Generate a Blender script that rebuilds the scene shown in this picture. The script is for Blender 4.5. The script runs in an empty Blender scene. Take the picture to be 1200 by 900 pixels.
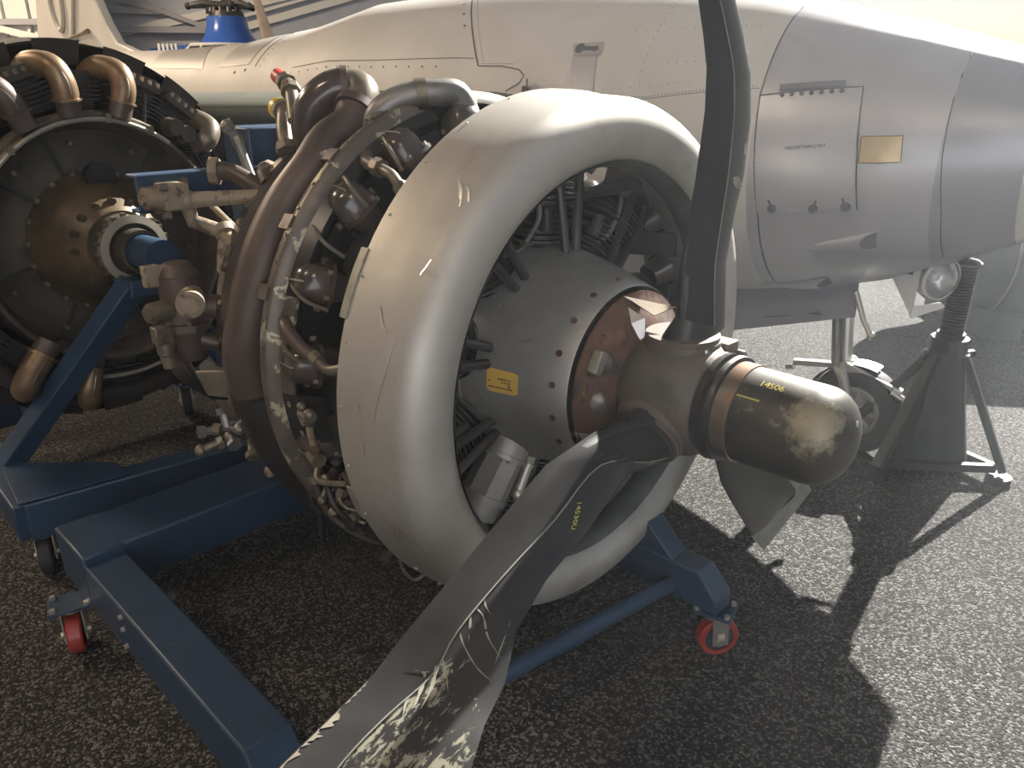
import bpy, bmesh, math, random
from mathutils import Vector as V, Matrix
random.seed(7)
sc = bpy.context.scene
COL = sc.collection
R = math.radians

# ---------------------------------------------------------------- camera
cam_d = bpy.data.cameras.new('camera'); cam = bpy.data.objects.new('camera', cam_d); COL.objects.link(cam)
cam.location = (0, 0, 1.6); cam.rotation_euler = (R(90 - 21.5), 0, 0)
cam_d.sensor_fit = 'HORIZONTAL'; cam_d.sensor_width = 36; cam_d.lens = 27.0
cam_d.clip_start = .02; cam_d.clip_end = 300
sc.camera = cam

# ---------------------------------------------------------------- sky, sun, exposure
SUN_DIR = V((.59 * math.cos(R(32)), .807 * math.cos(R(32)), math.sin(R(32)))).normalized()
w = bpy.data.worlds.new('world'); sc.world = w; w.use_nodes = True
nt = w.node_tree; bg = nt.nodes['Background']
sky = nt.nodes.new('ShaderNodeTexSky'); sky.sky_type = 'NISHITA'; sky.sun_disc = False
sky.sun_elevation = R(32); sky.sun_rotation = R(36); sky.air_density = 1.0; sky.dust_density = .6
nt.links.new(sky.outputs[0], bg.inputs[0]); bg.inputs[1].default_value = .06
sun_d = bpy.data.lights.new('sun', 'SUN'); sun_d.energy = 26; sun_d.angle = R(.6); sun_d.color = (1, .96, .9)
sun = bpy.data.objects.new('sun', sun_d); COL.objects.link(sun)
sun.rotation_euler = SUN_DIR.to_track_quat('Z', 'Y').to_euler()
sc.view_settings.view_transform = 'Standard'; sc.view_settings.look = 'None'
sc.view_settings.gamma = 1; sc.view_settings.exposure = -.27
sc.cycles.use_denoising = True
sc.cycles.max_bounces = 8; sc.cycles.diffuse_bounces = 4; sc.cycles.glossy_bounces = 4
sc.cycles.volume_bounces = 0; sc.cycles.sample_clamp_indirect = 8; sc.cycles.caustics_reflective = False

# ---------------------------------------------------------------- materials
def mat(name, c1, c2=None, scale=6, rough=.5, metal=0, bump=0, bscale=40, chips=None, cscale=9, cth=.62, cw=.02,
        rough2=None, stretch=(1, 1, 1), coat=0, spec=.5):
    m = bpy.data.materials.new(name); m.use_nodes = True
    t = m.node_tree; N = t.nodes; L = t.links; b = N['Principled BSDF']
    b.inputs['Base Color'].default_value = (*c1, 1); b.inputs['Roughness'].default_value = rough
    b.inputs['Metallic'].default_value = metal; b.inputs['Coat Weight'].default_value = coat
    b.inputs['Specular IOR Level'].default_value = spec
    tc = N.new('ShaderNodeTexCoord'); mp = N.new('ShaderNodeMapping'); mp.inputs['Scale'].default_value = stretch
    L.new(tc.outputs['Object'], mp.inputs[0]); co = mp.outputs[0]
    def noise(s, det=5, dist=0.):
        n = N.new('ShaderNodeTexNoise'); n.inputs['Scale'].default_value = s; n.inputs['Detail'].default_value = det
        n.inputs['Roughness'].default_value = .6; n.inputs['Distortion'].default_value = dist
        L.new(co, n.inputs['Vector']); return n.outputs['Fac']
    def ramp(f, a, bb):
        r = N.new('ShaderNodeMapRange'); r.inputs[1].default_value = a; r.inputs[2].default_value = bb
        L.new(f, r.inputs[0]); return r.outputs[0]
    col = None
    if c2:
        f = ramp(noise(scale), .36, .66)
        mx = N.new('ShaderNodeMix'); mx.data_type = 'RGBA'; mx.inputs['A'].default_value = (*c1, 1); mx.inputs['B'].default_value = (*c2, 1)
        L.new(f, mx.inputs['Factor']); col = mx.outputs['Result']
        if rough2 is not None:
            mr = N.new('ShaderNodeMapRange'); mr.inputs[3].default_value = rough; mr.inputs[4].default_value = rough2
            L.new(f, mr.inputs[0]); L.new(mr.outputs[0], b.inputs['Roughness'])
    if chips:
        f = ramp(noise(cscale, 6, .4), cth, cth + cw)
        mx = N.new('ShaderNodeMix'); mx.data_type = 'RGBA'; mx.inputs['A'].default_value = (*c1, 1); mx.inputs['B'].default_value = (*chips, 1)
        if col: L.new(col, mx.inputs['A'])
        L.new(f, mx.inputs['Factor']); col = mx.outputs['Result']
    if col: L.new(col, b.inputs['Base Color'])
    if bump:
        bp = N.new('ShaderNodeBump'); bp.inputs['Strength'].default_value = bump; bp.inputs['Distance'].default_value = .004
        L.new(noise(bscale, 4), bp.inputs['Height']); L.new(bp.outputs[0], b.inputs['Normal'])
    return m

def asphalt_mat():
    m = bpy.data.materials.new('asphalt'); m.use_nodes = True
    t = m.node_tree; N = t.nodes; L = t.links; b = N['Principled BSDF']
    tc = N.new('ShaderNodeTexCoord')
    vo = N.new('ShaderNodeTexVoronoi'); vo.inputs['Scale'].default_value = 150; L.new(tc.outputs['Object'], vo.inputs['Vector'])
    no = N.new('ShaderNodeTexNoise'); no.inputs['Scale'].default_value = 1.3; no.inputs['Detail'].default_value = 6; L.new(tc.outputs['Object'], no.inputs['Vector'])
    sep = N.new('ShaderNodeSeparateColor'); L.new(vo.outputs['Color'], sep.inputs[0])
    cr = N.new('ShaderNodeValToRGB'); e = cr.color_ramp
    e.elements[0].position = 0; e.elements[0].color = (.022, .0212, .0204, 1)
    e.elements[1].position = 1; e.elements[1].color = (.20, .196, .186, 1)
    q = e.elements.new(.6); q.color = (.046, .044, .042, 1)
    L.new(sep.outputs[0], cr.inputs[0])
    mr = N.new('ShaderNodeMapRange'); mr.inputs[1].default_value = .3; mr.inputs[2].default_value = .7; mr.inputs[3].default_value = .78; mr.inputs[4].default_value = 1.1
    L.new(no.outputs['Fac'], mr.inputs[0])
    mu = N.new('ShaderNodeVectorMath'); mu.operation = 'SCALE'; L.new(cr.outputs[0], mu.inputs[0]); L.new(mr.outputs[0], mu.inputs['Scale'])
    L.new(mu.outputs[0], b.inputs['Base Color'])
    b.inputs['Roughness'].default_value = .85; b.inputs['Specular IOR Level'].default_value = .12
    bp = N.new('ShaderNodeBump'); bp.inputs['Strength'].default_value = .75; bp.inputs['Distance'].default_value = .006; bp.invert = True
    L.new(vo.outputs['Distance'], bp.inputs['Height'])
    L.new(bp.outputs[0], b.inputs['Normal'])
    return m

MT = {}
def defm(n, *a, **k): MT[n] = mat(n, *a, **k)
MT['asphalt'] = asphalt_mat()
defm('alu', (.55, .53, .485), (.45, .425, .375), 3.5, rough=.5, metal=.6, rough2=.6, bump=.05, bscale=9, chips=(.36, .31, .25), cscale=5, cth=.60, cw=.16)
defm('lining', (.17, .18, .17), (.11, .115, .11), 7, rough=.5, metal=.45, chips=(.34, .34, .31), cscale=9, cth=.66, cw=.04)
defm('alu_dull', (.46, .455, .43), (.36, .35, .33), 5, rough=.45, metal=.7, rough2=.6, chips=(.25, .23, .2), cscale=7, cth=.66, cw=.08)
defm('alu_bright', (.78, .77, .74), rough=.3, metal=.9)
defm('grey_metal', (.30, .295, .28), (.22, .21, .2), 14, rough=.45, metal=.6, bump=.1, bscale=60)
defm('dark_metal', (.035, .035, .036), (.06, .055, .05), 16, rough=.42, metal=.3, bump=.12, bscale=50)
defm('black_paint', (.012, .0125, .013), (.022, .022, .022), 10, rough=.3, chips=(.42, .45, .34), cscale=7, cth=.72, cw=.01)
defm('brown_gloss', (.085, .066, .056), (.05, .04, .035), 9, rough=.24, coat=.4)
defm('collector', (.115, .083, .068), (.065, .05, .044), 6, rough=.4, metal=.2, rough2=.55)
defm('collector_dark', (.03, .025, .023), (.018, .016, .016), 6, rough=.45)
defm('flange', (.10, .085, .07), (.17, .14, .11), 12, rough=.4, metal=.3, chips=(.46, .42, .30), cscale=14, cth=.57, cw=.03)
defm('cream_tube', (.33, .27, .18), (.22, .17, .115), 9, rough=.5, chips=(.13, .085, .06), cscale=24, cth=.56, cw=.03)
defm('fitting', (.23, .20, .15), (.13, .11, .085), 20, rough=.42, metal=.45)
defm('brass_pipe', (.27, .18, .10), (.15, .10, .06), 10, rough=.36, metal=.5, rough2=.5, chips=(.36, .31, .22), cscale=9, cth=.62, cw=.1)
defm('rust', (.155, .08, .053), (.10, .058, .043), 14, rough=.8, bump=.5, bscale=50, chips=(.05, .05, .045), cscale=12, cth=.58, cw=.05)
defm('hub_grey', (.105, .096, .086), (.135, .105, .082), 6, rough=.55, chips=(.06, .055, .05), cscale=8, cth=.58, cw=.12, bump=.3, bscale=40, metal=.2)
defm('blade_black', (.017, .017, .018), (.028, .027, .026), 5, rough=.38)
defm('boot_grey', (.034, .034, .034), (.027, .027, .027), 12, rough=.8, spec=.15)
defm('bare_edge', (.34, .33, .27), (.22, .21, .17), 30, rough=.5, metal=.3)
defm('tip_grey', (.27, .27, .24), (.2, .2, .18), 14, rough=.6)
defm('scratch', (.30, .30, .23), (.23, .23, .18), 40, rough=.7)
defm('dome', (.075, .068, .052), (.045, .042, .036), 9, rough=.47, metal=.3, chips=(.33, .29, .19), cscale=7, cth=.54, cw=.12, bump=.1, bscale=30)
defm('copper', (.34, .31, .27), (.38, .23, .15), 11, rough=.32, metal=.85)
defm('yellow', (.72, .46, .09), rough=.5)
defm('yellow_paint', (.58, .52, .12), rough=.6)
defm('print_black', (.02, .02, .02), rough=.6)
defm('stencil', (.16, .16, .18), rough=.6)
defm('blue', (.026, .056, .105), (.022, .046, .085), 8, rough=.42, chips=(.05, .07, .09), cscale=16, cth=.67, cw=.04, bump=.03, bscale=30)
defm('red_wheel', (.36, .045, .035), (.28, .04, .03), 14, rough=.4)
defm('zinc', (.55, .53, .48), rough=.38, metal=.8)
defm('rubber', (.02, .02, .021), (.03, .03, .03), 14, rough=.7, bump=.1)
defm('cream', (.62, .58, .50), rough=.5)
defm('white_paint', (.60, .585, .55), (.53, .515, .48), 2.2, rough=.5, rough2=.6, stretch=(1, 1, .5))
defm('nose_silver', (.52, .52, .54), (.46, .465, .49), 2.5, rough=.32, metal=.35, rough2=.4)
defm('nose_grey', (.38, .39, .42), (.35, .36, .39), 2.5, rough=.34, metal=.3)
defm('patch_grey', (.40, .385, .36), rough=.4)
defm('wing_green', (.115, .118, .095), (.09, .092, .076), 5, rough=.45)
defm('seam', (.10, .10, .11), rough=.7)
defm('brass_plate', (.66, .52, .30), (.6, .46, .26), 20, rough=.3, metal=.5)
defm('jack_green', (.016, .018, .018), (.028, .028, .026), 9, rough=.5, metal=.2)
defm('clad_white', (.72, .72, .70), rough=.5)
defm('wall_blue', (.46, .49, .56), (.42, .45, .52), 1.2, rough=.6)
defm('truss_dark', (.36, .37, .41), rough=.5)
defm('truss_white', (.78, .77, .74), rough=.5)
defm('roof', (.30, .31, .34), rough=.7)
defm('heli_blue', (.035, .12, .50), rough=.22, coat=.4)
defm('tan_wood', (.52, .40, .29), (.42, .31, .22), 8, rough=.45)
defm('drum_brown', (.085, .072, .052), (.045, .038, .03), 6, rough=.48, metal=.2, chips=(.03, .027, .024), cscale=8, cth=.6, cw=.1)
defm('drum_gold', (.13, .088, .048), (.06, .046, .03), 6, rough=.42, metal=.3)
defm('grey_pipe', (.34, .31, .25), rough=.4, metal=.4)
defm('red_cap', (.45, .05, .04), rough=.4)
defm('yellow_cap', (.70, .52, .05), rough=.4)
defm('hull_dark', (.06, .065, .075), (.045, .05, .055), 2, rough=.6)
def glass_mat():
    m = bpy.data.materials.new('lens_glass'); m.use_nodes = True; b = m.node_tree.nodes['Principled BSDF']
    b.inputs['Base Color'].default_value = (.95, .97, 1, 1); b.inputs['Roughness'].default_value = .05
    b.inputs['Transmission Weight'].default_value = .85; b.inputs['IOR'].default_value = 1.45
    return m
MT['lens'] = glass_mat()
def scraped_mat():
    # black paint scraped through to pale primer, more and more towards the tip of the blade
    m = mat('blade_scraped', (.016, .016, .017), (.030, .029, .028), 5, rough=.4)
    t = m.node_tree; N = t.nodes; L = t.links; b = N['Principled BSDF']
    tc = N.new('ShaderNodeTexCoord'); mp = N.new('ShaderNodeMapping'); mp.vector_type = 'TEXTURE'
    mp.inputs['Location'].default_value = (-.02, 1.10, .66); mp.inputs['Rotation'].default_value = (0, 0, R(228)); mp.inputs['Scale'].default_value = (1, 1, 1)
    L.new(tc.outputs['Object'], mp.inputs[0])
    sx = N.new('ShaderNodeSeparateXYZ'); L.new(mp.outputs[0], sx.inputs[0])     # x runs towards the tip
    st = N.new('ShaderNodeMapping'); st.inputs['Scale'].default_value = (26, 75, 40); st.inputs['Rotation'].default_value = (0, 0, R(25)); L.new(mp.outputs[0], st.inputs[0])
    n1_ = N.new('ShaderNodeTexNoise'); n1_.inputs['Scale'].default_value = 1; n1_.inputs['Detail'].default_value = 7; n1_.inputs['Roughness'].default_value = .7; n1_.inputs['Distortion'].default_value = .6; L.new(st.outputs[0], n1_.inputs['Vector'])
    n2_ = N.new('ShaderNodeTexNoise'); n2_.inputs['Scale'].default_value = 11; n2_.inputs['Detail'].default_value = 3; L.new(mp.outputs[0], n2_.inputs['Vector'])
    g = N.new('ShaderNodeMapRange'); g.inputs[1].default_value = .02; g.inputs[2].default_value = .42; g.inputs[3].default_value = -.16; g.inputs[4].default_value = .12; L.new(sx.outputs['X'], g.inputs[0])
    a1 = N.new('ShaderNodeMath'); a1.operation = 'ADD'; L.new(n1_.outputs['Fac'], a1.inputs[0]); L.new(g.outputs[0], a1.inputs[1])
    a2 = N.new('ShaderNodeMath'); a2.operation = 'MULTIPLY_ADD'; a2.inputs[1].default_value = .35; L.new(n2_.outputs['Fac'], a2.inputs[0]); L.new(a1.outputs[0], a2.inputs[2])
    r = N.new('ShaderNodeMapRange'); r.inputs[1].default_value = .68; r.inputs[2].default_value = .72; L.new(a2.outputs[0], r.inputs[0])
    mx = N.new('ShaderNodeMix'); mx.data_type = 'RGBA'; old = b.inputs['Base Color'].links[0].from_socket
    L.new(old, mx.inputs['A']); mx.inputs['B'].default_value = (.27, .265, .20, 1); L.new(r.outputs[0], mx.inputs['Factor']); L.new(mx.outputs['Result'], b.inputs['Base Color'])
    return m
MT['blade_scraped'] = scraped_mat()
def dome_mat():
    m = mat('dome_worn', (.070, .062, .048), (.042, .039, .033), 9, rough=.46, metal=.3, bump=.1, bscale=30, chips=(.26, .22, .14), cscale=11, cth=.63, cw=.05)
    t = m.node_tree; N = t.nodes; L = t.links; b = N['Principled BSDF']
    tc = N.new('ShaderNodeTexCoord'); ds = N.new('ShaderNodeVectorMath'); ds.operation = 'DISTANCE'; ds.inputs[1].default_value = (.60, 1.385, .965); L.new(tc.outputs['Object'], ds.inputs[0])
    no = N.new('ShaderNodeTexNoise'); no.inputs['Scale'].default_value = 26; no.inputs['Detail'].default_value = 8; no.inputs['Roughness'].default_value = .68; L.new(tc.outputs['Object'], no.inputs['Vector'])
    a = N.new('ShaderNodeMath'); a.operation = 'MULTIPLY_ADD'; a.inputs[1].default_value = -5.5; L.new(ds.outputs['Value'], a.inputs[0]); L.new(no.outputs['Fac'], a.inputs[2])
    r = N.new('ShaderNodeMapRange'); r.inputs[1].default_value = .12; r.inputs[2].default_value = .30; r.inputs[4].default_value = .85; L.new(a.outputs[0], r.inputs[0])
    mx = N.new('ShaderNodeMix'); mx.data_type = 'RGBA'; old = b.inputs['Base Color'].links[0].from_socket
    L.new(old, mx.inputs['A']); mx.inputs['B'].default_value = (.36, .32, .22, 1); L.new(r.outputs[0], mx.inputs['Factor']); L.new(mx.outputs['Result'], b.inputs['Base Color'])
    return m
MT['dome_worn'] = dome_mat()
def lamp_mat():
    m = bpy.data.materials.new('lamp_panel'); m.use_nodes = True; b = m.node_tree.nodes['Principled BSDF']
    b.inputs['Emission Color'].default_value = (1, .86, .68, 1); b.inputs['Emission Strength'].default_value = 12
    return m
MT['lamp'] = lamp_mat()

# ---------------------------------------------------------------- mesh helper
class MB:
    def __init__(s): s.v = []; s.f = []; s.m = []
    def add(s, vs, fs, mi=0):
        o = len(s.v); s.v += [V(p) for p in vs]
        for f in fs: s.f.append([i + o for i in f]); s.m.append(mi)
        return s
    def box(s, c, size, ax=None, mi=0):
        c = V(c); X, Y, Z = ax or (V((1, 0, 0)), V((0, 1, 0)), V((0, 0, 1)))
        a, b, d = (q / 2 for q in size)
        vs = [c + X * (i * a) + Y * (j * b) + Z * (k * d) for i in (-1, 1) for j in (-1, 1) for k in (-1, 1)]
        return s.add(vs, [(0, 1, 3, 2), (4, 6, 7, 5), (0, 4, 5, 1), (2, 3, 7, 6), (0, 2, 6, 4), (1, 5, 7, 3)], mi)
    def beam(s, p0, p1, w, h, up=(0, 0, 1), mi=0):
        p0 = V(p0); p1 = V(p1); d = (p1 - p0); l = d.length; d.normalize()
        x = d.cross(V(up)).normalized(); z = x.cross(d)
        return s.box((p0 + p1) / 2, (w, l, h), (x, d, z), mi)
    def cyl(s, p0, p1, r0, r1=None, n=16, mi=0, caps=True):
        if r1 is None: r1 = r0
        p0 = V(p0); p1 = V(p1); d = (p1 - p0).normalized()
        x = d.orthogonal().normalized(); y = d.cross(x)
        vs = []
        for p, r in ((p0, r0), (p1, r1)):
            for i in range(n):
                a = 2 * math.pi * i / n; vs.append(p + (x * math.cos(a) + y * math.sin(a)) * r)
        fs = [(i, (i + 1) % n, n + (i + 1) % n, n + i) for i in range(n)]
        if caps: fs += [tuple(reversed(range(n))), tuple(range(n, 2 * n))]
        return s.add(vs, fs, mi)
    def tube(s, pts, r, n=12, caps=True, mi=0, closed=False):
        pts = [V(p) for p in pts]; k = len(pts); rs = r if isinstance(r, (list, tuple)) else [r] * k
        def tan(i):
            if closed: return (pts[(i + 1) % k] - pts[i - 1]).normalized()
            return (pts[min(i + 1, k - 1)] - pts[max(i - 1, 0)]).normalized()
        x = tan(0).orthogonal().normalized(); vs = []
        for i in range(k):
            t = tan(i); x = (x - t * x.dot(t)).normalized(); y = t.cross(x)
            for j in range(n):
                a = 2 * math.pi * j / n; vs.append(pts[i] + (x * math.cos(a) + y * math.sin(a)) * rs[i])
        fs = []
        for i in range(k if closed else k - 1):
            i2 = (i + 1) % k
            for j in range(n):
                fs.append((i * n + j, i * n + (j + 1) % n, i2 * n + (j + 1) % n, i2 * n + j))
        if caps and not closed: fs += [tuple(reversed(range(n))), tuple(range((k - 1) * n, k * n))]
        return s.add(vs, fs, mi)
    def lathe(s, fn, prof, n=48, a0=0, a1=360, mi=0, closed=False):
        """fn(s, r, phi_deg) -> point; prof list of (s, r)"""
        full = abs(a1 - a0) >= 359.9; m = n if full else n + 1; k = len(prof); vs = []
        for i in range(m):
            a = a0 + (a1 - a0) * i / n
            for (q, r) in prof: vs.append(fn(q, r, a))
        fs = []
        for i in range(n):
            i2 = (i + 1) % m
            for j in range(k if closed else k - 1):
                j2 = (j + 1) % k
                fs.append((i * k + j, i * k + j2, i2 * k + j2, i2 * k + j))
        if closed and not full:
            fs += [tuple(range(k)), tuple(reversed(range((m - 1) * k, m * k)))]
        return s.add(vs, fs, mi)
    def sphere(s, c, r, n=12, m=8, sc_=(1, 1, 1), mi=0):
        c = V(c); vs = []
        for i in range(m + 1):
            th = math.pi * i / m
            for j in range(n):
                a = 2 * math.pi * j / n
                vs.append(c + V((math.sin(th) * math.cos(a) * sc_[0], math.sin(th) * math.sin(a) * sc_[1], math.cos(th) * sc_[2])) * r)
        fs = [(i * n + j, (i + 1) * n + j, (i + 1) * n + (j + 1) % n, i * n + (j + 1) % n) for i in range(m) for j in range(n)]
        return s.add(vs, fs, mi)
    def prism(s, poly, off, mi=0):
        poly = [V(p) for p in poly]; off = V(off); k = len(poly)
        vs = poly + [p + off for p in poly]
        fs = [tuple(range(k)), tuple(reversed(range(k, 2 * k)))] + [(i, i + k, (i + 1) % k + k, (i + 1) % k) for i in range(k)]
        return s.add(vs, fs, mi)
    def bolt(s, p, d, r=.008, h=.008, mi=0): 
        p = V(p); d = V(d).normalized(); return s.cyl(p - d * h * .3, p + d * h, r, r * .85, 6, mi)
    def loft(s, rings, mi=0, caps=True, closed_ring=True):
        k = len(rings[0]); vs = [p for r in rings for p in r]; fs = []
        for i in range(len(rings) - 1):
            for j in range(k if closed_ring else k - 1):
                fs.append((i * k + j, i * k + (j + 1) % k, (i + 1) * k + (j + 1) % k, (i + 1) * k + j))
        if caps and closed_ring: fs += [tuple(reversed(range(k))), tuple(range((len(rings) - 1) * k, len(rings) * k))]
        return s.add(vs, fs, mi)
    def mesh(s, name, mats, smooth=True, angle=35):
        me = bpy.data.meshes.new(name); me.from_pydata([tuple(p) for p in s.v], [], s.f)
        for m in (mats if isinstance(mats, (list, tuple)) else [mats]): me.materials.append(MT[m])
        me.polygons.foreach_set('material_index', s.m)
        bm = bmesh.new(); bm.from_mesh(me); bmesh.ops.recalc_face_normals(bm, faces=bm.faces); bm.to_mesh(me); bm.free()
        if smooth:
            me.shade_smooth(); me.set_sharp_from_angle(angle=R(angle))
        me.update(); return me
    def build(s, name, mats, parent=None, smooth=True, angle=35, bevel=0, **props):
        return link(name, s.mesh(name, mats, smooth, angle), parent, bevel, **props)

def link(name, me, parent=None, bevel=0, matrix=None, **props):
    o = bpy.data.objects.new(name, me); COL.objects.link(o)
    if matrix is not None: o.matrix_basis = matrix
    if parent is not None: attach(o, parent)
    if bevel:
        b = o.modifiers.new('bevel', 'BEVEL'); b.width = bevel; b.segments = 2; b.limit_method = 'ANGLE'; b.angle_limit = R(40)
    for k, q in props.items(): o[k] = q
    return o
WM = {}
def world_of(o): return WM.get(o.name, Matrix.Identity(4))
def attach(o, p):
    o.parent = p; o.matrix_parent_inverse = world_of(p).inverted()
    WM[o.name] = o.matrix_basis.copy()
def thing(name, label, cat, loc=(0, 0, 0), group=None):
    o = bpy.data.objects.new(name, None); COL.objects.link(o); o.location = loc; o.empty_display_size = .1
    o['label'] = label; o['category'] = cat
    if group: o['group'] = group
    WM[o.name] = Matrix.Translation(loc); return o
def crom(pts, n=8):
    pts = [V(p) for p in pts]; out = []
    for i in range(len(pts) - 1):
        p0 = pts[max(i - 1, 0)]; p1 = pts[i]; p2 = pts[i + 1]; p3 = pts[min(i + 2, len(pts) - 1)]
        for k in range(n):
            t = k / n
            out.append(.5 * ((2 * p1) + (p2 - p0) * t + (2 * p0 - 5 * p1 + 4 * p2 - p3) * t * t + (3 * p1 - p0 - 3 * p2 + p3) * t ** 3))
    out.append(pts[-1]); return out
def text(name, string, size, fn, material, parent, depth=.0006, align='LEFT'):
    """fn maps text-plane (x, y, z) to a world point"""
    cu = bpy.data.curves.new(name, 'FONT'); cu.body = string; cu.size = size; cu.extrude = depth; cu.resolution_u = 3; cu.align_x = align
    ob = bpy.data.objects.new(name, cu); COL.objects.link(ob)
    bpy.context.view_layer.update()
    me = bpy.data.meshes.new_from_object(ob.evaluated_get(bpy.context.evaluated_depsgraph_get()))
    bpy.data.objects.remove(ob); bpy.data.curves.remove(cu)
    for q in me.vertices: q.co = fn(*q.co)
    me.materials.clear(); me.materials.append(MT[material]); return link(name, me, parent)

# engine frames: s along the axis (front positive), r, phi (0 = camera-left side, 90 = up)
def frame(c, az):
    n = V((math.cos(az), math.sin(az), 0)); u = V((n.y, -n.x, 0)); up = V((0, 0, 1))
    def E(s, r, phi): f = R(phi); return c + n * s + (u * math.cos(f) + up * math.sin(f)) * r
    def P(s, uu, z): return V((c.x, c.y, 0)) + n * s + u * uu + up * z
    return n, u, E, P
C1 = V((.2623, 1.84, .9064)); n1, u1, E, P = frame(C1, R(-44.4))
C2 = V((-1.48, 2.8, 1.056)); n2, u2, E2, P2 = frame(C2, R(-40))
UP = V((0, 0, 1))
# ================================================================ the hangar
def struct(name, mb, m, **k):
    return mb.build(name, m, None, kind='structure', **k)
struct('floor', MB().add([(-13, -7, 0), (40, -7, 0), (40, 30, 0), (-13, 30, 0)], [(0, 1, 2, 3)]), 'asphalt', smooth=False)
struct('ceiling', MB().box((-4.5, 4, 8.1), (17, 22, .2)), 'roof', smooth=False)
wb = struct('wall_back', MB().box((-4.5, 15.1, 4), (17, .2, 8)), 'wall_blue', smooth=False)
wl = struct('wall_left', MB().box((-13.1, 4, 4), (.2, 22, 8)), 'clad_white', smooth=False)
struct('wall_front', MB().box((-4.5, -7.1, 4), (17, .2, 8)), 'wall_blue', smooth=False)
# steel bracing carried on the back wall
def bar(p0, p1, wd, m, y=14.985):
    MB().beam((p0[0], y, p0[1]), (p1[0], y, p1[1]), .05, wd, up=(0, -1, 0)).build('truss_bar', m, wb)
def barv(p0, p1, h, m, y=14.985):
    d = V((p1[0] - p0[0], 0, p1[1] - p0[1])).normalized()
    MB().beam((p0[0], y, p0[1]), (p1[0], y, p1[1]), h, .05, up=(0, -1, 0)).build('truss_bar', m, wb)
barv((-7.6, 2.27), (-2.6, 3.25), .13, 'truss_white', y=14.962)
barv((-5.3, 2.35), (-1.0, 3.42), .12, 'truss_white', y=14.934)
barv((-5.3, 2.52), (-1.0, 3.58), .05, 'truss_white', y=14.906)
barv((-7.2, 2.76), (-6.1, 2.74), .10, 'truss_dark', y=14.878)
barv((-7.6, 3.15), (-6.1, 2.74), .09, 'truss_dark', y=14.850)
barv((-6.1, 2.74), (-5.0, 2.36), .07, 'truss_dark', y=14.822)
barv((-7.2, 2.45), (-5.2, 2.44), .10, 'truss_dark', y=14.794)
# white ribbed cladding panels in the left corner
clad = thing('cladding_screen', 'white ribbed metal cladding screen at the left behind the tail fin', 'screen', (-9.6, 12.6, 0))
for k in range(13):
    x = -11.5 + k * .38
    MB().box((x, 12.6, 2.2), (.36, .05, 4.4)).box((x + .15, 12.56, 2.2), (.05, .06, 4.4)).build('cladding_panel', 'clad_white', clad, smooth=False)
MB().box((-9.2, 12.5, 2.42), (4.9, .07, .08)).build('rail', 'truss_dark', clad, smooth=False)
MB().beam((-9.0, 12.42, 2.66), (-6.9, 12.42, 2.18), .05, .09).build('rail', 'truss_white', clad, smooth=False)

# hall lamps at the left, plus unseen fill lamps added behind the camera
def hang_lamp(x, y, z, power, sz, label):
    t = thing('hall_fill_lamp', label, 'lamp', (x, y, z), 'ceiling lamps of the hall')
    MB().box((x, y, z + .06), (sz, sz * .5, .1)).build('housing', 'truss_white', t, smooth=False)
    MB().box((x, y, z), (sz * .92, sz * .42, .02)).build('diffuser', 'lamp', t, smooth=False)
    for dx in (-1, 1): MB().cyl((x + dx * sz * .4, y, z + .1), (x + dx * sz * .4, y, 8), .01, n=6).build('hanger_rod', 'zinc', t)
    ld = bpy.data.lights.new('lamp_light', 'AREA'); ld.shape = 'RECTANGLE'; ld.size = sz; ld.size_y = sz * .5; ld.energy = power; ld.color = (1, .77, .55)
    lo = bpy.data.objects.new('lamp_light', ld); COL.objects.link(lo); lo.location = (x, y, z - .03); attach(lo, t)
hang_lamp(-3.6, -1.5, 6.2, 100, 1.2, 'unseen fill lamp added behind the camera, nearest the left')
hang_lamp(-6.5, 4.0, 5.0, 340, 1.2, 'long white ceiling lamp hanging above the aircraft tail side')
hang_lamp(1.0, -3.5, 6.2, 60, 1.2, 'unseen fill lamp added behind the camera, furthest right')
hang_lamp(-7.6, 9.0, 5.4, 650, 1.2, 'long white ceiling lamp hanging in front of the cladding screen')

# ================================================================ helicopter far behind
h = thing('helicopter', 'blue helicopter with black rotor head showing above the grey fuselage', 'helicopter', (-4.13, 12.2, 0))
def HZ(s_, r, phi): f = R(phi); return V((-4.1 + r * math.cos(f), 12.2 + r * 1.15 * math.sin(f), s_))
MB().lathe(HZ, [(1.98, .50), (2.12, .40), (2.22, .33), (2.34, .285), (2.46, .27), (2.465, .0)], 32).build('mast_fairing', 'heli_blue', h)
MB().lathe(HZ, [(.55, .3), (.6, .62), (.9, .85), (1.5, .85), (1.9, .66), (2.0, .5)], 32).build('cabin', 'heli_blue', h)
MB().lathe(HZ, [(1.78, .735), (1.95, .655), (2.06, .52)], 24, a0=200, a1=345).build('windscreen', 'hull_dark', h)
for a in (202, 250, 290, 343):
    MB().tube([HZ(1.78, .75, a), HZ(1.95, .67, a), HZ(2.07, .53, a)], .022, 6).build('window_frame', 'clad_white', h)
MB().tube([HZ(2.08, .53, a) for a in range(200, 346, 6)], .022, 6).build('window_frame', 'clad_white', h)
hub = MB().cyl((-4.1, 12.2, 2.46), (-4.1, 12.2, 2.53), .25, .23, 24).cyl((-4.1, 12.2, 2.53), (-4.1, 12.2, 2.74), .05, n=10)
hub.build('rotor_head', 'dark_metal', h)
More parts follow.
